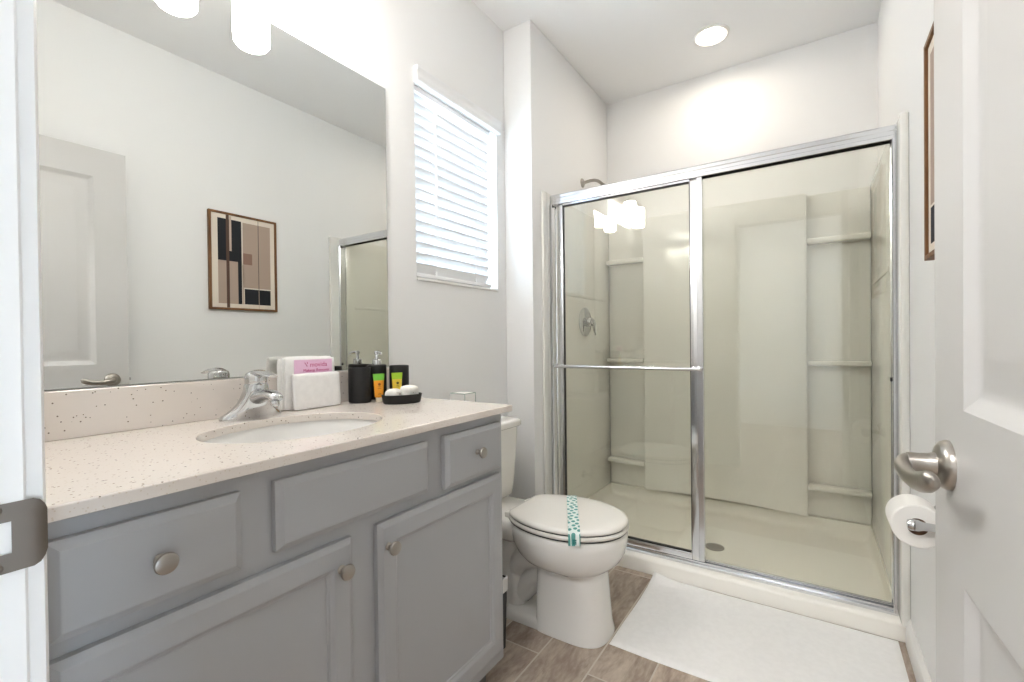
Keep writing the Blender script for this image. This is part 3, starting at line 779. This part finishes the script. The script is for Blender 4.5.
for s, xw in ((1, EX0), (-1, EX1)):
    bm = NB()
    jp = [(0, -0.006), (0.012*s, -0.006), (0.0145*s, -0.003), (0.0145*s, 0.008), (0.010*s, 0.010), (0.010*s, 0.042), (0.0145*s, 0.044), (0.0145*s, 0.052), (0, 0.052)]
    loft(bm, [[(xw+a, YH+b, z) for a, b in jp] for z in (0.0835, 1.8140)])
    finish(bm, 'wall_jamb', M['alu'], en, E0, smooth=20)
bm = NB(); box(bm, EX1-0.021, EX1-0.0148, YH-0.001, YH+0.012, 0.93, 0.945, 0.002)
bm2 = bm; finish(bm2, 'bumper', M['rubber_and_gap_shade'], en, E0)

def framed_panel(root, x0, x1, y, z0, z1, st, lw):
    b = tuple(root.location)
    def bar(name, xa, xb, za, zb, m=M['alu'], dy=0.0095):
        bm = NB(); box(bm, xa, xb, y-dy, y+dy, za, zb, 0.0025, 2)
        return finish(bm, name, m, root, b)
    bar('stile', x0, x0+lw, z0, z1); bar('stile', x1-st, x1, z0, z1)
    bar('rail', x0+lw+0.0002, x1-st-0.0002, z1-lw-0.004, z1); bar('rail', x0+lw+0.0002, x1-st-0.0002, z0, z0+lw)
    bm = NB(); ga, gb, gc, gd = x0+lw, x1-st, z0+lw, z1-lw-0.004
    box(bm, ga+0.0003, gb-0.0003, y-0.003, y+0.003, gc+0.0003, gd-0.0003)
    finish(bm, 'glass', M['glass'], root, b, smooth=0)
    bm = NB(); g = 0.006
    for q in ((ga+0.0002, ga+g*0.7, gc, gd), (gb-g*0.5, gb-0.0002, gc, gd), (ga+g, gb-g, gc+0.0002, gc+g), (ga+g, gb-g, gd-g, gd-0.0002)):
        box(bm, q[0], q[1], y-0.0062, y+0.0062, q[2], q[3])
    finish(bm, 'gasket', M['rubber_and_gap_shade'], root, b, smooth=0)
YP = YH+0.022
pa = empty('shower_door_panel', (0.6, YP, 0.095), 'left sliding glass shower door in bright metal frame with a towel bar', 'shower door', 'sliding glass shower doors')
framed_panel(pa, 0.2215, 0.9435, YP-0.0005, 0.094, 1.838, 0.054, 0.030)
b = tuple(pa.location)
bm = NB(); tube(bm, [(0.214, YP-0.048, 0.9600), (0.938, YP-0.048, 0.9600)], 0.0085, 14)
for x in (0.238, 0.927):
    tube(bm, [(x, YP-0.010, 0.960), (x, YP-0.048, 0.960)], 0.007, 10); lathe(bm, [(0.013, 0.0), (0.012, -0.004), (0.007, -0.006)], (x, YP-0.0102, 0.960), 'y', 16)
tb = finish(bm, 'towel_bar', M['alu'], pa, b); tb['label'] = 'slim polished metal towel bar'
bm = NB(); box(bm, 0.920, 0.9425, YP-0.0135, YP-0.0105, 0.1, 1.83, 0.001, 1); finish(bm, 'stile_trim', M['alu'], pa, b)
YQ = YH+0.040
pb = empty('shower_door_panel', (1.25, YQ, 0.095), 'right sliding glass shower door, nearly frameless, beside the toilet roll wall', 'shower door', 'sliding glass shower doors')
b = tuple(pb.location)
bm = NB(); box(bm, 0.905, 1.5945, YQ-0.003, YQ+0.003, 0.098, 1.838); finish(bm, 'glass', M['glass'], pb, b, smooth=0)
bm = NB(); box(bm, 0.895, 0.904, YQ-0.0075, YQ+0.0075, 0.094, 1.838, 0.002); finish(bm, 'stile', M['alu'], pb, b)
bm = NB(); box(bm, 0.905, 1.5945, YQ-0.0065, YQ+0.0065, 0.093, 0.0975, 0.001, 1); finish(bm, 'rail', M['alu'], pb, b)

# ------------------------------------------------------------------ toilet
TY = 1.600
to = empty('toilet', (0.42, TY, 0.0), 'white two-piece toilet with closed lid and a printed paper band across it', 'toilet')
T0 = tuple(to.location)
def oval(xc, af, ab, b, z, e=2.0, n=56, eb=None):
    pts = []
    for k in range(n):
        a = 2*PI*k/n; c, s = math.cos(a), math.sin(a)
        ee = e if c >= 0 else (eb or e)
        x = (af if c >= 0 else ab)*math.copysign(abs(c)**(2/ee), c)
        y = b*math.copysign(abs(s)**(2/ee), s)
        pts.append((xc+x, TY+y, z))
    return pts
bm = NB()
BR = 0.0165   # rim height above the standard
loft(bm, [oval(0.590, 0.138, 0.136, 0.112, 0.001, 3.0, eb=6), oval(0.590, 0.138, 0.136, 0.112, 0.010, 3.0, eb=6), oval(0.590, 0.130, 0.134, 0.107, 0.04, 3.0, eb=6), oval(0.590, 0.123, 0.134, 0.104, 0.12, 3.0, eb=6),
          oval(0.588, 0.118, 0.132, 0.102, 0.217, 2.9, eb=5), oval(0.584, 0.119, 0.136, 0.104, 0.236, 2.7, eb=4), oval(0.572, 0.138, 0.150, 0.121, 0.247, 2.4, eb=3), oval(0.564, 0.170, 0.180, 0.145, 0.261, 2.2, eb=2.4), oval(0.557, 0.205, 0.205, 0.167, 0.286, 2.1),
          oval(0.552, 0.226, 0.217, 0.180, 0.317, 2.05), oval(0.551, 0.235, 0.222, 0.186, 0.352, 2.05), oval(0.551, 0.236, 0.223, 0.186, 0.376, 2.05), oval(0.551, 0.230, 0.220, 0.181, 0.390, 2.05), oval(0.551, 0.215, 0.21, 0.168, 0.394, 2.05)])
# trapway bulge and foot
tw = smooth_path([(0.52, TY, 0.25), (0.44, TY, 0.255), (0.37, TY, 0.225), (0.335, TY, 0.165), (0.30, TY, 0.10), (0.24, TY, 0.055), (0.20, TY, 0.045)], 6)
tube(bm, tw, lerp_list([0.085, 0.088, 0.080, 0.070, 0.062, 0.055, 0.045], 6), 20, flat=(1.0, 0.82))
tw2 = smooth_path([(0.47, TY, 0.20), (0.42, TY, 0.16), (0.375, TY, 0.105), (0.335, TY, 0.06), (0.28, TY, 0.04)], 6)
tube(bm, tw2, lerp_list([0.070, 0.066, 0.060, 0.054, 0.05], 6), 18, flat=(1.1, 0.85))
foot = [[(x, y, z) for x, y in rounded_rect(0.37, TY, 0.19-i, 0.104-i, 0.05)] for z, i in ((0.001, 0.0), (0.020, 0.0), (0.032, 0.006), (0.038, 0.02))]
loft(bm, foot)
# rear deck carrying the tank
deck = [[(x, y, z) for x, y in rounded_rect(0.245, TY, 0.150-i, hw2-i, 0.04)] for z, i, hw2 in ((0.285, 0.03, 0.095), (0.320, 0.008, 0.115), (0.355, 0.0, 0.130), (0.386, 0.001, 0.130), (0.394, 0.008, 0.130))]
loft(bm, deck)
neck = [[(x, y, z) for x, y in rounded_rect(0.27, TY, 0.11, 0.07, 0.04)] for z in (0.04, 0.30)]
loft(bm, neck)
finish(bm, 'bowl', M['ceramic'], to, T0, smooth=50)
bm = NB()
tr_ = [[(x, y, z) for x, y in rounded_rect(0.119, TY, hx, hy, 0.035, 8)] for z, hx, hy in ((0.3950, 0.075, 0.170), (0.401, 0.082, 0.178), (0.45, 0.086, 0.184), (0.60, 0.094, 0.196), (0.7075, 0.098, 0.200))]
loft(bm, tr_); finish(bm, 'tank', M['ceramic'], to, T0, smooth=50)
bm = NB()
ld = [[(x, y, z) for x, y in rounded_rect(0.124, TY, 0.109-i, 0.211-i, 0.038, 8)] for z, i in ((0.708, 0.004), (0.711, 0.0), (0.729, 0.0), (0.737, 0.003), (0.741, 0.012), (0.742, 0.03))]
loft(bm, ld); finish(bm, 'tank_lid', M['ceramic'], to, T0, smooth=50)
def seat_oval(d, z): return [(max(x, 0.350+d), y, zz) for x, y, zz in oval(0.556, 0.236-d, 0.250-d, 0.184-d, z+BR, 2.05)]
bm = NB()
loft(bm, [seat_oval(0.010, 0.3805), seat_oval(0.004, 0.382), seat_oval(0.001, 0.387), seat_oval(0.001, 0.3925), seat_oval(0.003, 0.3955), seat_oval(0.010, 0.3965)])
finish(bm, 'seat', M['seat'], to, T0, smooth=50)
bm = NB()
loft(bm, [seat_oval(0.009, 0.4012), seat_oval(0.004, 0.4025), seat_oval(0.002, 0.406), seat_oval(0.003, 0.412), seat_oval(0.008, 0.417), seat_oval(0.020, 0.4195), seat_oval(0.06, 0.4215), seat_oval(0.12, 0.4228)])
finish(bm, 'lid', M['seat'], to, T0, smooth=50)
bm = NB(); loft(bm, [seat_oval(0.0095, 0.3960), seat_oval(0.0095, 0.4018)]); finish(bm, 'lid_gap_shade', M['rubber_and_gap_shade'], to, T0)  # dark slab standing in for the shade between lid and seat
bm = NB(); loft(bm, [seat_oval(0.0065, 0.3766), seat_oval(0.0065, 0.3815)]); finish(bm, 'seat_gap_shade', M['rubber_and_gap_shade'], to, T0)  # dark slab as the shaded gap between seat and bowl rim
for dy in (-0.072, 0.072):
    bm = NB(); box(bm, 0.322, 0.350, TY+dy-0.020, TY+dy+0.020, 0.3945, 0.418, 0.006, 3); finish(bm, 'hinge', M['seat'], to, T0)
for dy in (-0.088, 0.088):
    bm = NB(); lathe(bm, [(0.015, 0.0), (0.015, 0.006), (0.011, 0.015), (0.0, 0.018)], (0.315, TY+dy, 0.0365), 'z', 18); finish(bm, 'bolt_cap', M['seat'], to, T0)
# flush lever on the tank front
bm = NB(); lathe(bm, [(0.014, 0.0), (0.014, 0.006), (0.008, 0.010), (0.007, 0.020)], (0.2165, TY-0.135, 0.675), 'x', 18)
tube(bm, [(0.236, TY-0.140, 0.676), (0.239, TY-0.09, 0.672), (0.239, TY-0.06, 0.668)], [0.007, 0.006, 0.007], 10, flat=(1, 0.8))
fl = finish(bm, 'flush_lever', M['chrome'], to, T0); fl['label'] = 'chrome flush lever'

# paper band wrapped over the lid (loose paper laid on the toilet)
bm = NB()
P0 = Vector((0.490, TY+0.1715)); P1 = Vector((0.6640, TY-0.1655))
d_ = (P1-P0).normalized(); nx = Vector((d_.y, -d_.x))*0.0205
rows = []
path = [(0, -0.014, 0.380), (0, -0.013, 0.405), (0, -0.006, 0.4195)]
L_ = (P1-P0).length
def lid_z(t):
    e = min(t, 1-t)*L_
    return 0.4165+BR+0.0075*min(1, (e/0.09))**0.5
pp = [(-0.017, 0.396+BR), (-0.016, 0.412+BR)]
for k in range(0, 21):
    t_ = k/20; pp.append((t_*L_, lid_z(t_)+0.0014))
pp += [(L_+0.009, 0.4135+BR), (L_+0.0125, 0.404+BR), (L_+0.0135, 0.392+BR), (L_+0.0145, 0.376+BR)]
for s, z in pp:
    c = P0+d_*s
    rows.append([bm.verts.new((c.x-nx.x, c.y-nx.y, z)), bm.verts.new((c.x, c.y, z+0.0003)), bm.verts.new((c.x+nx.x, c.y+nx.y, z))])
for a, b in zip(rows, rows[1:]):
    for i in range(2): bm.faces.new((a[i], a[i+1], b[i+1], b[i]))
bmesh.ops.recalc_face_normals(bm, faces=bm.faces)
bmesh.ops.solidify(bm, geom=bm.faces[:], thickness=0.0004)
pb_ = finish(bm, 'paper_band', M['band'], None, (0.6, TY, 0.42)); pb_.location = (0.6, TY, 0.42)
thing(pb_, 'white paper hygiene band with teal leaf print across the toilet lid', 'paper band')
bm = NB()
c = P1+d_*0.0142
for i in range(3):
    q0 = c+nx*(0.30-0.02*i); q1 = c-nx*(0.35)
    zt = 0.399+BR-0.006*i
    quad(bm, [(q0.x+d_.x*0.0022, q0.y+d_.y*0.0022, zt-0.0045), (q1.x+d_.x*0.0022, q1.y+d_.y*0.0022, zt-0.0045), (q1.x+d_.x*0.0016, q1.y+d_.y*0.0016, zt), (q0.x+d_.x*0.0016, q0.y+d_.y*0.0016, zt)])
bmesh.ops.solidify(bm, geom=bm.faces[:], thickness=0.0003)
finish(bm, 'printed_emblem', M['teal'], pb_, (0.6, TY, 0.42), smooth=0)

# white box standing on the tank
bx_ = empty('tissue_box', (0.105, 1.524, 0.742), 'small white box with grey-green edges standing on the toilet tank', 'box')
bb = tuple(bx_.location)
bm = NB(); box(bm, 0.065, 0.145, 1.488, 1.560, 0.7425, 0.8765, 0.002, 1); finish(bm, 'carton', M['paper'], bx_, bb)
bm = NB()
for q in ((0.0645, 0.1455, 1.4875, 1.4890), (0.0645, 0.1455, 1.5590, 1.5605), (0.0645, 0.0660, 1.4892, 1.5588), (0.1440, 0.1455, 1.4892, 1.5588)): box(bm, q[0], q[1], q[2], q[3], 0.8750, 0.8772)
for q in (1.4875, 1.5590): box(bm, 0.1442, 0.1456, q, q+0.0015, 0.7427, 0.8748)
finish(bm, 'edge_print', mat('grey_green_print', srgb(140, 160, 150), 0.6), bx_, bb)

# water supply stop and hose
ws = empty('water_supply_valve', (0.014, 1.43, 0.16), 'chrome water stop with braided hose behind the toilet', 'valve')
b = tuple(ws.location)
bm = NB(); lathe(bm, [(0.028, 0.0), (0.026, 0.005), (0.010, 0.008), (0.009, 0.05)], (0.0005, 1.43, 0.16), 'x', 20); lathe(bm, [(0.014, 0.0), (0.016, 0.01), (0.013, 0.028), (0.0, 0.03)], (0.05, 1.43, 0.16), 'x', 18)
finish(bm, 'stop', M['chrome'], ws, b)
bm = NB(); tube(bm, smooth_path([(0.062, 1.43, 0.172), (0.066, 1.43, 0.23), (0.072, 1.445, 0.30), (0.085, 1.46, 0.365), (0.09, 1.465, 0.379)], 6), 0.006, 10); finish(bm, 'hose', M['hose'], ws, b)

# black waste bin between the vanity and the toilet
wb = empty('waste_bin', (0.323, 1.294, 0.0), 'black waste bin squeezed between the vanity side and the toilet', 'waste bin')
b = tuple(wb.location)
bm = NB()
ro = [[(x, y, z) for x, y in rounded_rect(0.323, 1.294, 0.108+0.006*z/0.25, 0.066+0.006*z/0.25, 0.014)] for z in (0.001, 0.235, 0.25)]
ri = [[(x, y, z) for x, y in rounded_rect(0.323, 1.294, 0.105+0.006*z/0.25, 0.063+0.006*z/0.25, 0.012)] for z in (0.25, 0.01)]
loft(bm, ro+ri); finish(bm, 'bucket', M['black_gloss'], wb, b)
bm = NB()
rr = [[(x, y, z) for x, y in rounded_rect(0.323, 1.294, hx, hy, 0.014)] for z, hx, hy in ((0.205, 0.1145, 0.0725), (0.2515, 0.1150, 0.0730), (0.2535, 0.112, 0.070), (0.20, 0.106, 0.064))]
loft(bm, rr, cap0=False, cap1=False); bmesh.ops.solidify(bm, geom=bm.faces[:], thickness=0.0006)
finish(bm, 'liner', M['liner'], wb, b)

# ------------------------------------------------------------------ bath mat
bm = NB(); nx_, ny_ = 60, 40; Gm = []
x0, x1, y0, y1 = 0.735, 1.604, 1.563, 2.131
def mz(x, y):
    u, v = (x-x0)/(x1-x0), (y-y0)/(y1-y0)
    e = min(u, 1-u)*(x1-x0); f = min(v, 1-v)*(y1-y0); d = min(e, f)
    z = 0.0085*min(1.0, d/0.010)**0.5
    z += 0.0012*noise.noise(Vector((x*6, y*6, 1))) + 0.0006*noise.noise(Vector((x*22, y*22, 4)))
    curl = max(0, (0.12-math.hypot(u*0.87, (1-v)*0.57))/0.12); z += 0.022*curl**1.5
    return max(z, 0.0012)
for j in range(ny_+1):
    v = j/ny_; v = v+0.04*math.sin(2*PI*v)*-0.3
    row = []
    for i in range(nx_+1):
        u = i/nx_; u = u-0.012*math.sin(2*PI*u)
        x = x0+(x1-x0)*u; y = y0+(y1-y0)*v
        wob = 0.004*noise.noise(Vector((x*4, y*4, 9)))
        row.append(bm.verts.new((x+wob*(1 if u < .5 else 0), y+wob*(1-v), mz(x, y))))
    Gm.append(row)
Bt = [[bm.verts.new((q.co.x, q.co.y, 0.0008)) for q in row] for row in Gm]
for g in (Gm, Bt):
    for a, c in zip(g, g[1:]):
        for i in range(nx_): bm.faces.new((a[i], a[i+1], c[i+1], c[i]))
for i in range(nx_):
    bm.faces.new((Gm[0][i], Gm[0][i+1], Bt[0][i+1], Bt[0][i])); bm.faces.new((Gm[-1][i], Gm[-1][i+1], Bt[-1][i+1], Bt[-1][i]))
for j in range(ny_):
    bm.faces.new((Gm[j][0], Gm[j+1][0], Bt[j+1][0], Bt[j][0])); bm.faces.new((Gm[j][-1], Gm[j+1][-1], Bt[j+1][-1], Bt[j][-1]))
bmt = finish(bm, 'bath_mat', M['mat'], None, (1.17, 1.85, 0)); bmt.location = (1.17, 1.85, 0)
thing(bmt, 'white rectangular terry bath mat on the floor in front of the shower', 'bath mat')

# ------------------------------------------------------------------ framed print on the right wall
fr_ = empty('framed_print', (WX-0.012, 1.495, 1.303), 'walnut-framed geometric print in black and taupe on the right wall', 'picture')
b = tuple(fr_.location)
bm = NB(); xa, xb = WX-0.0225, WX-0.0008; fy0, fy1, fz0, fz1, fw = 1.291, 1.698, 1.303, 1.891, 0.0135
for q in ((fy0, fy0+fw, fz0, fz1), (fy1-fw, fy1, fz0, fz1), (fy0+fw, fy1-fw, fz0, fz0+fw), (fy0+fw, fy1-fw, fz1-fw, fz1)):
    box(bm, xa, xb, q[0], q[1], q[2], q[3], 0.0012, 1)
finish(bm, 'frame', M['wood_frame'], fr_, b)
bm = NB(); XP = WX-0.0150
box(bm, XP, WX-0.003, fy0+fw+0.0002, fy1-fw-0.0002, fz0+fw+0.0002, fz1-fw-0.0002, mi=0)
def art(y0, y1, z0, z1, mi, lay): quad(bm, [(XP-0.0002*lay, y0, z0), (XP-0.0002*lay, y1, z0), (XP-0.0002*lay, y1, z1), (XP-0.0002*lay, y0, z1)], mi)
art(1.341, 1.4775, 1.600, 1.852, 1, 1); art(1.341, 1.455, 1.341, 1.600, 2, 1); art(1.455, 1.4775, 1.341, 1.600, 1, 1)
art(1.4855, 1.657, 1.445, 1.848, 2, 1); art(1.493, 1.656, 1.342, 1.438, 1, 1); art(1.4805, 1.490, 1.341, 1.585, 5, 1)
art(1.4855, 1.541, 1.590, 1.659, 4, 2); art(1.388, 1.4055, 1.3175, 1.877, 3, 2); art(1.4065, 1.419, 1.661, 1.872, 5, 2)
art(1.5795, 1.5825, 1.438, 1.877, 1, 3); art(1.5795, 1.5825, 1.3175, 1.438, 5, 3)
finish(bm, 'artwork', [M['art_mat'], M['art_black'], M['art_tan'], M['art_brown'], M['art_mid'], M['art_tan2']], fr_, b, smooth=0)

# ------------------------------------------------------------------ toilet roll holder and roll
RX, RY0, RY1, RZ = 1.568, 1.488, 1.588, 0.637
th = empty('toilet_roll_holder', (WX-0.001, 1.54, RZ), 'chrome two-post toilet roll holder on the right wall behind the door', 'toilet roll holder')
b = tuple(th.location)
for y in (RY0-0.024, RY1+0.024):
    bm = NB()
    lathe(bm, [(0.024, 0.0), (0.024, -0.004), (0.018, -0.010), (0.011, -0.016), (0.009, -0.035), (0.010, -0.060), (0.0135, -0.070), (0.0135, -0.084), (0.010, -0.090), (0.0, -0.091)], (WX-0.0008, y, RZ), 'x', 24)
    finish(bm, 'post', M['chrome'], th, b)
bm = NB(); lathe(bm, [(0.006, -0.014), (0.0085, -0.012), (0.0085, 0.050), (0.0095, 0.051), (0.0095, 0.112), (0.006, 0.114)], (RX, RY0, RZ), 'y', 20)
finish(bm, 'roller', M['chrome'], th, b)
tr2 = empty('toilet_roll', (RX, 1.538, RZ-0.054), 'white toilet paper roll on the chrome holder beside the door lever', 'toilet roll')
b = tuple(tr2.location); dz = -0.0105
bm = NB()
lathe(bm, [(0.0206, 0.0), (0.050, 0.0), (0.0525, 0.002), (0.0525, RY1-RY0-0.002), (0.050, RY1-RY0), (0.0206, RY1-RY0)], (RX, RY0, RZ+dz), 'y', 48, close=False)
finish(bm, 'paper', M['paper'], tr2, b)
bm = NB(); lathe(bm, [(0.0204, 0.0002), (0.0204, RY1-RY0-0.0002), (0.0193, RY1-RY0-0.0002), (0.0193, 0.0002), (0.0204, 0.0002)], (RX, RY0, RZ+dz), 'y', 32, close=False)
finish(bm, 'cardboard_core', M['core'], tr2, b)

# ------------------------------------------------------------------ things on the counter
# folded towels with a pink card
tw_ = empty('bath_towel', (0.040, 0.85, CT), 'tall folded white towel leaning on the backsplash behind the pink card', 'towel')
b = tuple(tw_.location)
bm = NB()
for k, (dx, hgt) in enumerate(((0.0295, 0.154), (0.0415, 0.158), (0.0530, 0.155))):
    soft_box(bm, (dx, 0.842+0.004*k, CT+0.001+hgt/2), (0.0125, 0.168, hgt), 0.006, 8, 0.0012, 30, k*5)
finish(bm, 'fold', M['towel'], tw_, b, smooth=60)
wc = empty('washcloth', (0.072, 0.865, CT), 'white folded washcloth pocket in front of the tall towel, holding the card', 'washcloth')
b = tuple(wc.location)
bm = NB()
rt = Matrix.Rotation(math.radians(-4), 3, 'Y')
soft_box(bm, (0.0760, 0.857, CT+0.0555), (0.013, 0.160, 0.108), 0.006, 9, 0.0012, 26, 3, rt)
finish(bm, 'cloth', M['towel'], wc, b, smooth=60)
pc = empty('pink_card', (0.0635, 0.866, CT), 'pink printed sachet card tucked between the white towels', 'card')
b = tuple(pc.location)
bm = NB(); box(bm, 0.0600, 0.0612, 0.792, 0.921, CT+0.030, CT+0.1500, 0.0004, 1); finish(bm, 'card', M['pink'], pc, b)
def txt_matrix(x, y, z):   # reads left to right along +y, facing +x
    m = Matrix(((0, 0, 1, x), (1, 0, 0, y), (0, 1, 0, z), (0, 0, 0, 1)))
    return Matrix.Translation(-Vector(b)) @ m
text_mesh('movida', 0.0205, 'logo_text', M['magenta'], pc, txt_matrix(0.0615, 0.873, CT+0.1275))
text_mesh('Makeup Remover', 0.0125, 'caption_text', M['magenta'], pc, txt_matrix(0.0615, 0.866, CT+0.1130), 0.0003)
bm = NB(); tube(bm, [(0.0616, 0.826, CT+0.141), (0.0616, 0.830, CT+0.136), (0.0616, 0.8345, CT+0.129)], 0.0008, 6); tube(bm, [(0.0616, 0.834, CT+0.142), (0.0616, 0.836, CT+0.137)], 0.0008, 6)
finish(bm, 'logo_mark', M['magenta'], pc, b)

def cup(cx, cy, r, h, name, label, cat, hollow=True):
    t = empty(name, (cx, cy, CT), label, cat); b = tuple(t.location)
    bm = NB()
    if hollow: pr_ = [(r*0.92, 0.0005), (r, 0.004), (r, h-0.002), (r-0.001, h), (r-0.003, h), (r-0.004, h-0.003), (r-0.005, 0.01), (0.0, 0.01)]
    else: pr_ = [(r*0.92, 0.0005), (r, 0.004), (r, h-0.003), (r-0.003, h), (0.014, h), (0.0, h)]
    lathe(bm, pr_, (cx, cy, CT), 'z', 40); finish(bm, 'cup' if hollow else 'bottle', M['black'], t, b)
    return t
cup(0.083, 1.011, 0.0365, 0.117, 'tumbler', 'matte black tumbler standing next to the white towels', 'tumbler')
sd = cup(0.058, 1.105, 0.033, 0.122, 'soap_dispenser', 'black soap dispenser with chrome pump behind the orange tube', 'soap dispenser', False)
b = tuple(sd.location)
bm = NB(); cx, cy = 0.058, 1.105
lathe(bm, [(0.0155, 0.1222), (0.0155, 0.138), (0.012, 0.141), (0.006, 0.143), (0.0055, 0.158), (0.0085, 0.160), (0.0085, 0.170), (0.0, 0.172)], (cx, cy, CT), 'z', 24)
tube(bm, [(cx, cy, CT+0.165), (cx+0.024, cy-0.006, CT+0.165), (cx+0.034, cy-0.008, CT+0.159)], [0.0048, 0.0042, 0.0036], 10)
finish(bm, 'pump', M['chrome'], sd, b)['label'] = 'chrome pump'
cup(0.105, 1.166, 0.0345, 0.117, 'toothbrush_holder', 'black cup at the right end of the counter behind the yellow tube', 'toothbrush holder')

def toiletry_tube(x, y, rz, body, end, ink, label, h=0.095):
    t = empty('toiletry_tube', (x, y, CT), label, 'toiletry tube', 'small toiletry tubes', rz); 
    bm = NB(); n_ = 28
    def ring(a, bb, z): return [(a*math.cos(2*PI*k/n_), bb*math.sin(2*PI*k/n_), z) for k in range(n_)]
    loft(bm, [ring(0.012, 0.0130, 0.0165), ring(0.0125, 0.0140, 0.0185), ring(0.0095, 0.0158, 0.045), ring(0.0055, 0.0175, h-0.022)])
    finish(bm, 'body', body, t)
    bm = NB(); loft(bm, [ring(0.0055, 0.0177, h-0.0218), ring(0.0018, 0.0190, h-0.008), ring(0.0012, 0.0192, h)]); finish(bm, 'crimped_end', end, t)
    bm = NB(); lathe(bm, [(0.0095, 0.0003), (0.0105, 0.002), (0.0105, 0.015), (0.009, 0.0163), (0.0, 0.0163)], (0, 0, 0), 'z', 24); finish(bm, 'cap', M['cap'], t)
    bm = NB()
    for (zz, ww) in ((0.052, 0.0045), (0.0465, 0.0055), (0.030, 0.004), (0.027, 0.005)):
        xx = 0.0103-0.0060*(zz-0.027)/0.03*0.55
        box(bm, xx-0.0004+0.0010, xx+0.0012, -ww, ww, zz-0.0006, zz+0.0006)
    lathe(bm, [(0.0045, 0.0), (0.0045, 0.0008)], (0.0073, 0, 0.060), 'x', 16)
    finish(bm, 'print', ink, t)
    return t
toiletry_tube(0.135, 1.047, -0.45, M['orange'], M['green'], M['brown_ink'], 'small orange tube with green end standing before the black soap dispenser')
toiletry_tube(0.1520, 1.112, -0.45, M['yellow'], M['lime'], M['olive_ink'], 'small yellow tube with lime green end behind the black soap dish')

sdh = empty('soap_dish', (0.222, 1.069, CT), 'oval black soap dish holding white wrapped soaps near the counter end', 'soap dish', None, math.radians(62))
bm = NB(); n_ = 48
def er(a, bb, z): return [(a*math.cos(2*PI*k/n_), bb*math.sin(2*PI*k/n_), z) for k in range(n_)]
loft(bm, [er(0.058, 0.034, 0.0005), er(0.061, 0.0365, 0.003), er(0.0665, 0.0415, 0.027), er(0.0665, 0.0415, 0.0295), er(0.064, 0.039, 0.0295), er(0.060, 0.035, 0.010), er(0.03, 0.018, 0.009)])
finish(bm, 'dish', M['black'], sdh)
for (x, y, z, sx, sy, sz, rz, lab) in ((0.206, 1.046, 0.0290, 0.044, 0.054, 0.036, 0.5, 'white wrapped soap at the left in the black dish'), (0.229, 1.094, 0.0330, 0.046, 0.050, 0.044, 0.1, 'white wrapped soap at the right in the black dish')):
    so = empty('wrapped_soap', (x, y, CT+z-sz/2), lab, 'soap', 'wrapped soaps in the dish', rz)
    bm = NB(); soft_box(bm, (0, 0, sz/2), (sx, sy, sz), 0.0105, 7, 0.003, 60, x*100); finish(bm, 'wrapper', M['paper'], so, smooth=60)
    bm = NB(); box(bm, sx/2-0.001, sx/2+0.0008, -0.009, 0.004, sz*0.5, sz*0.5+0.0035, 0.0005, 1); finish(bm, 'label_print', mat('grey_brown_print', srgb(150, 130, 110), 0.7), so)
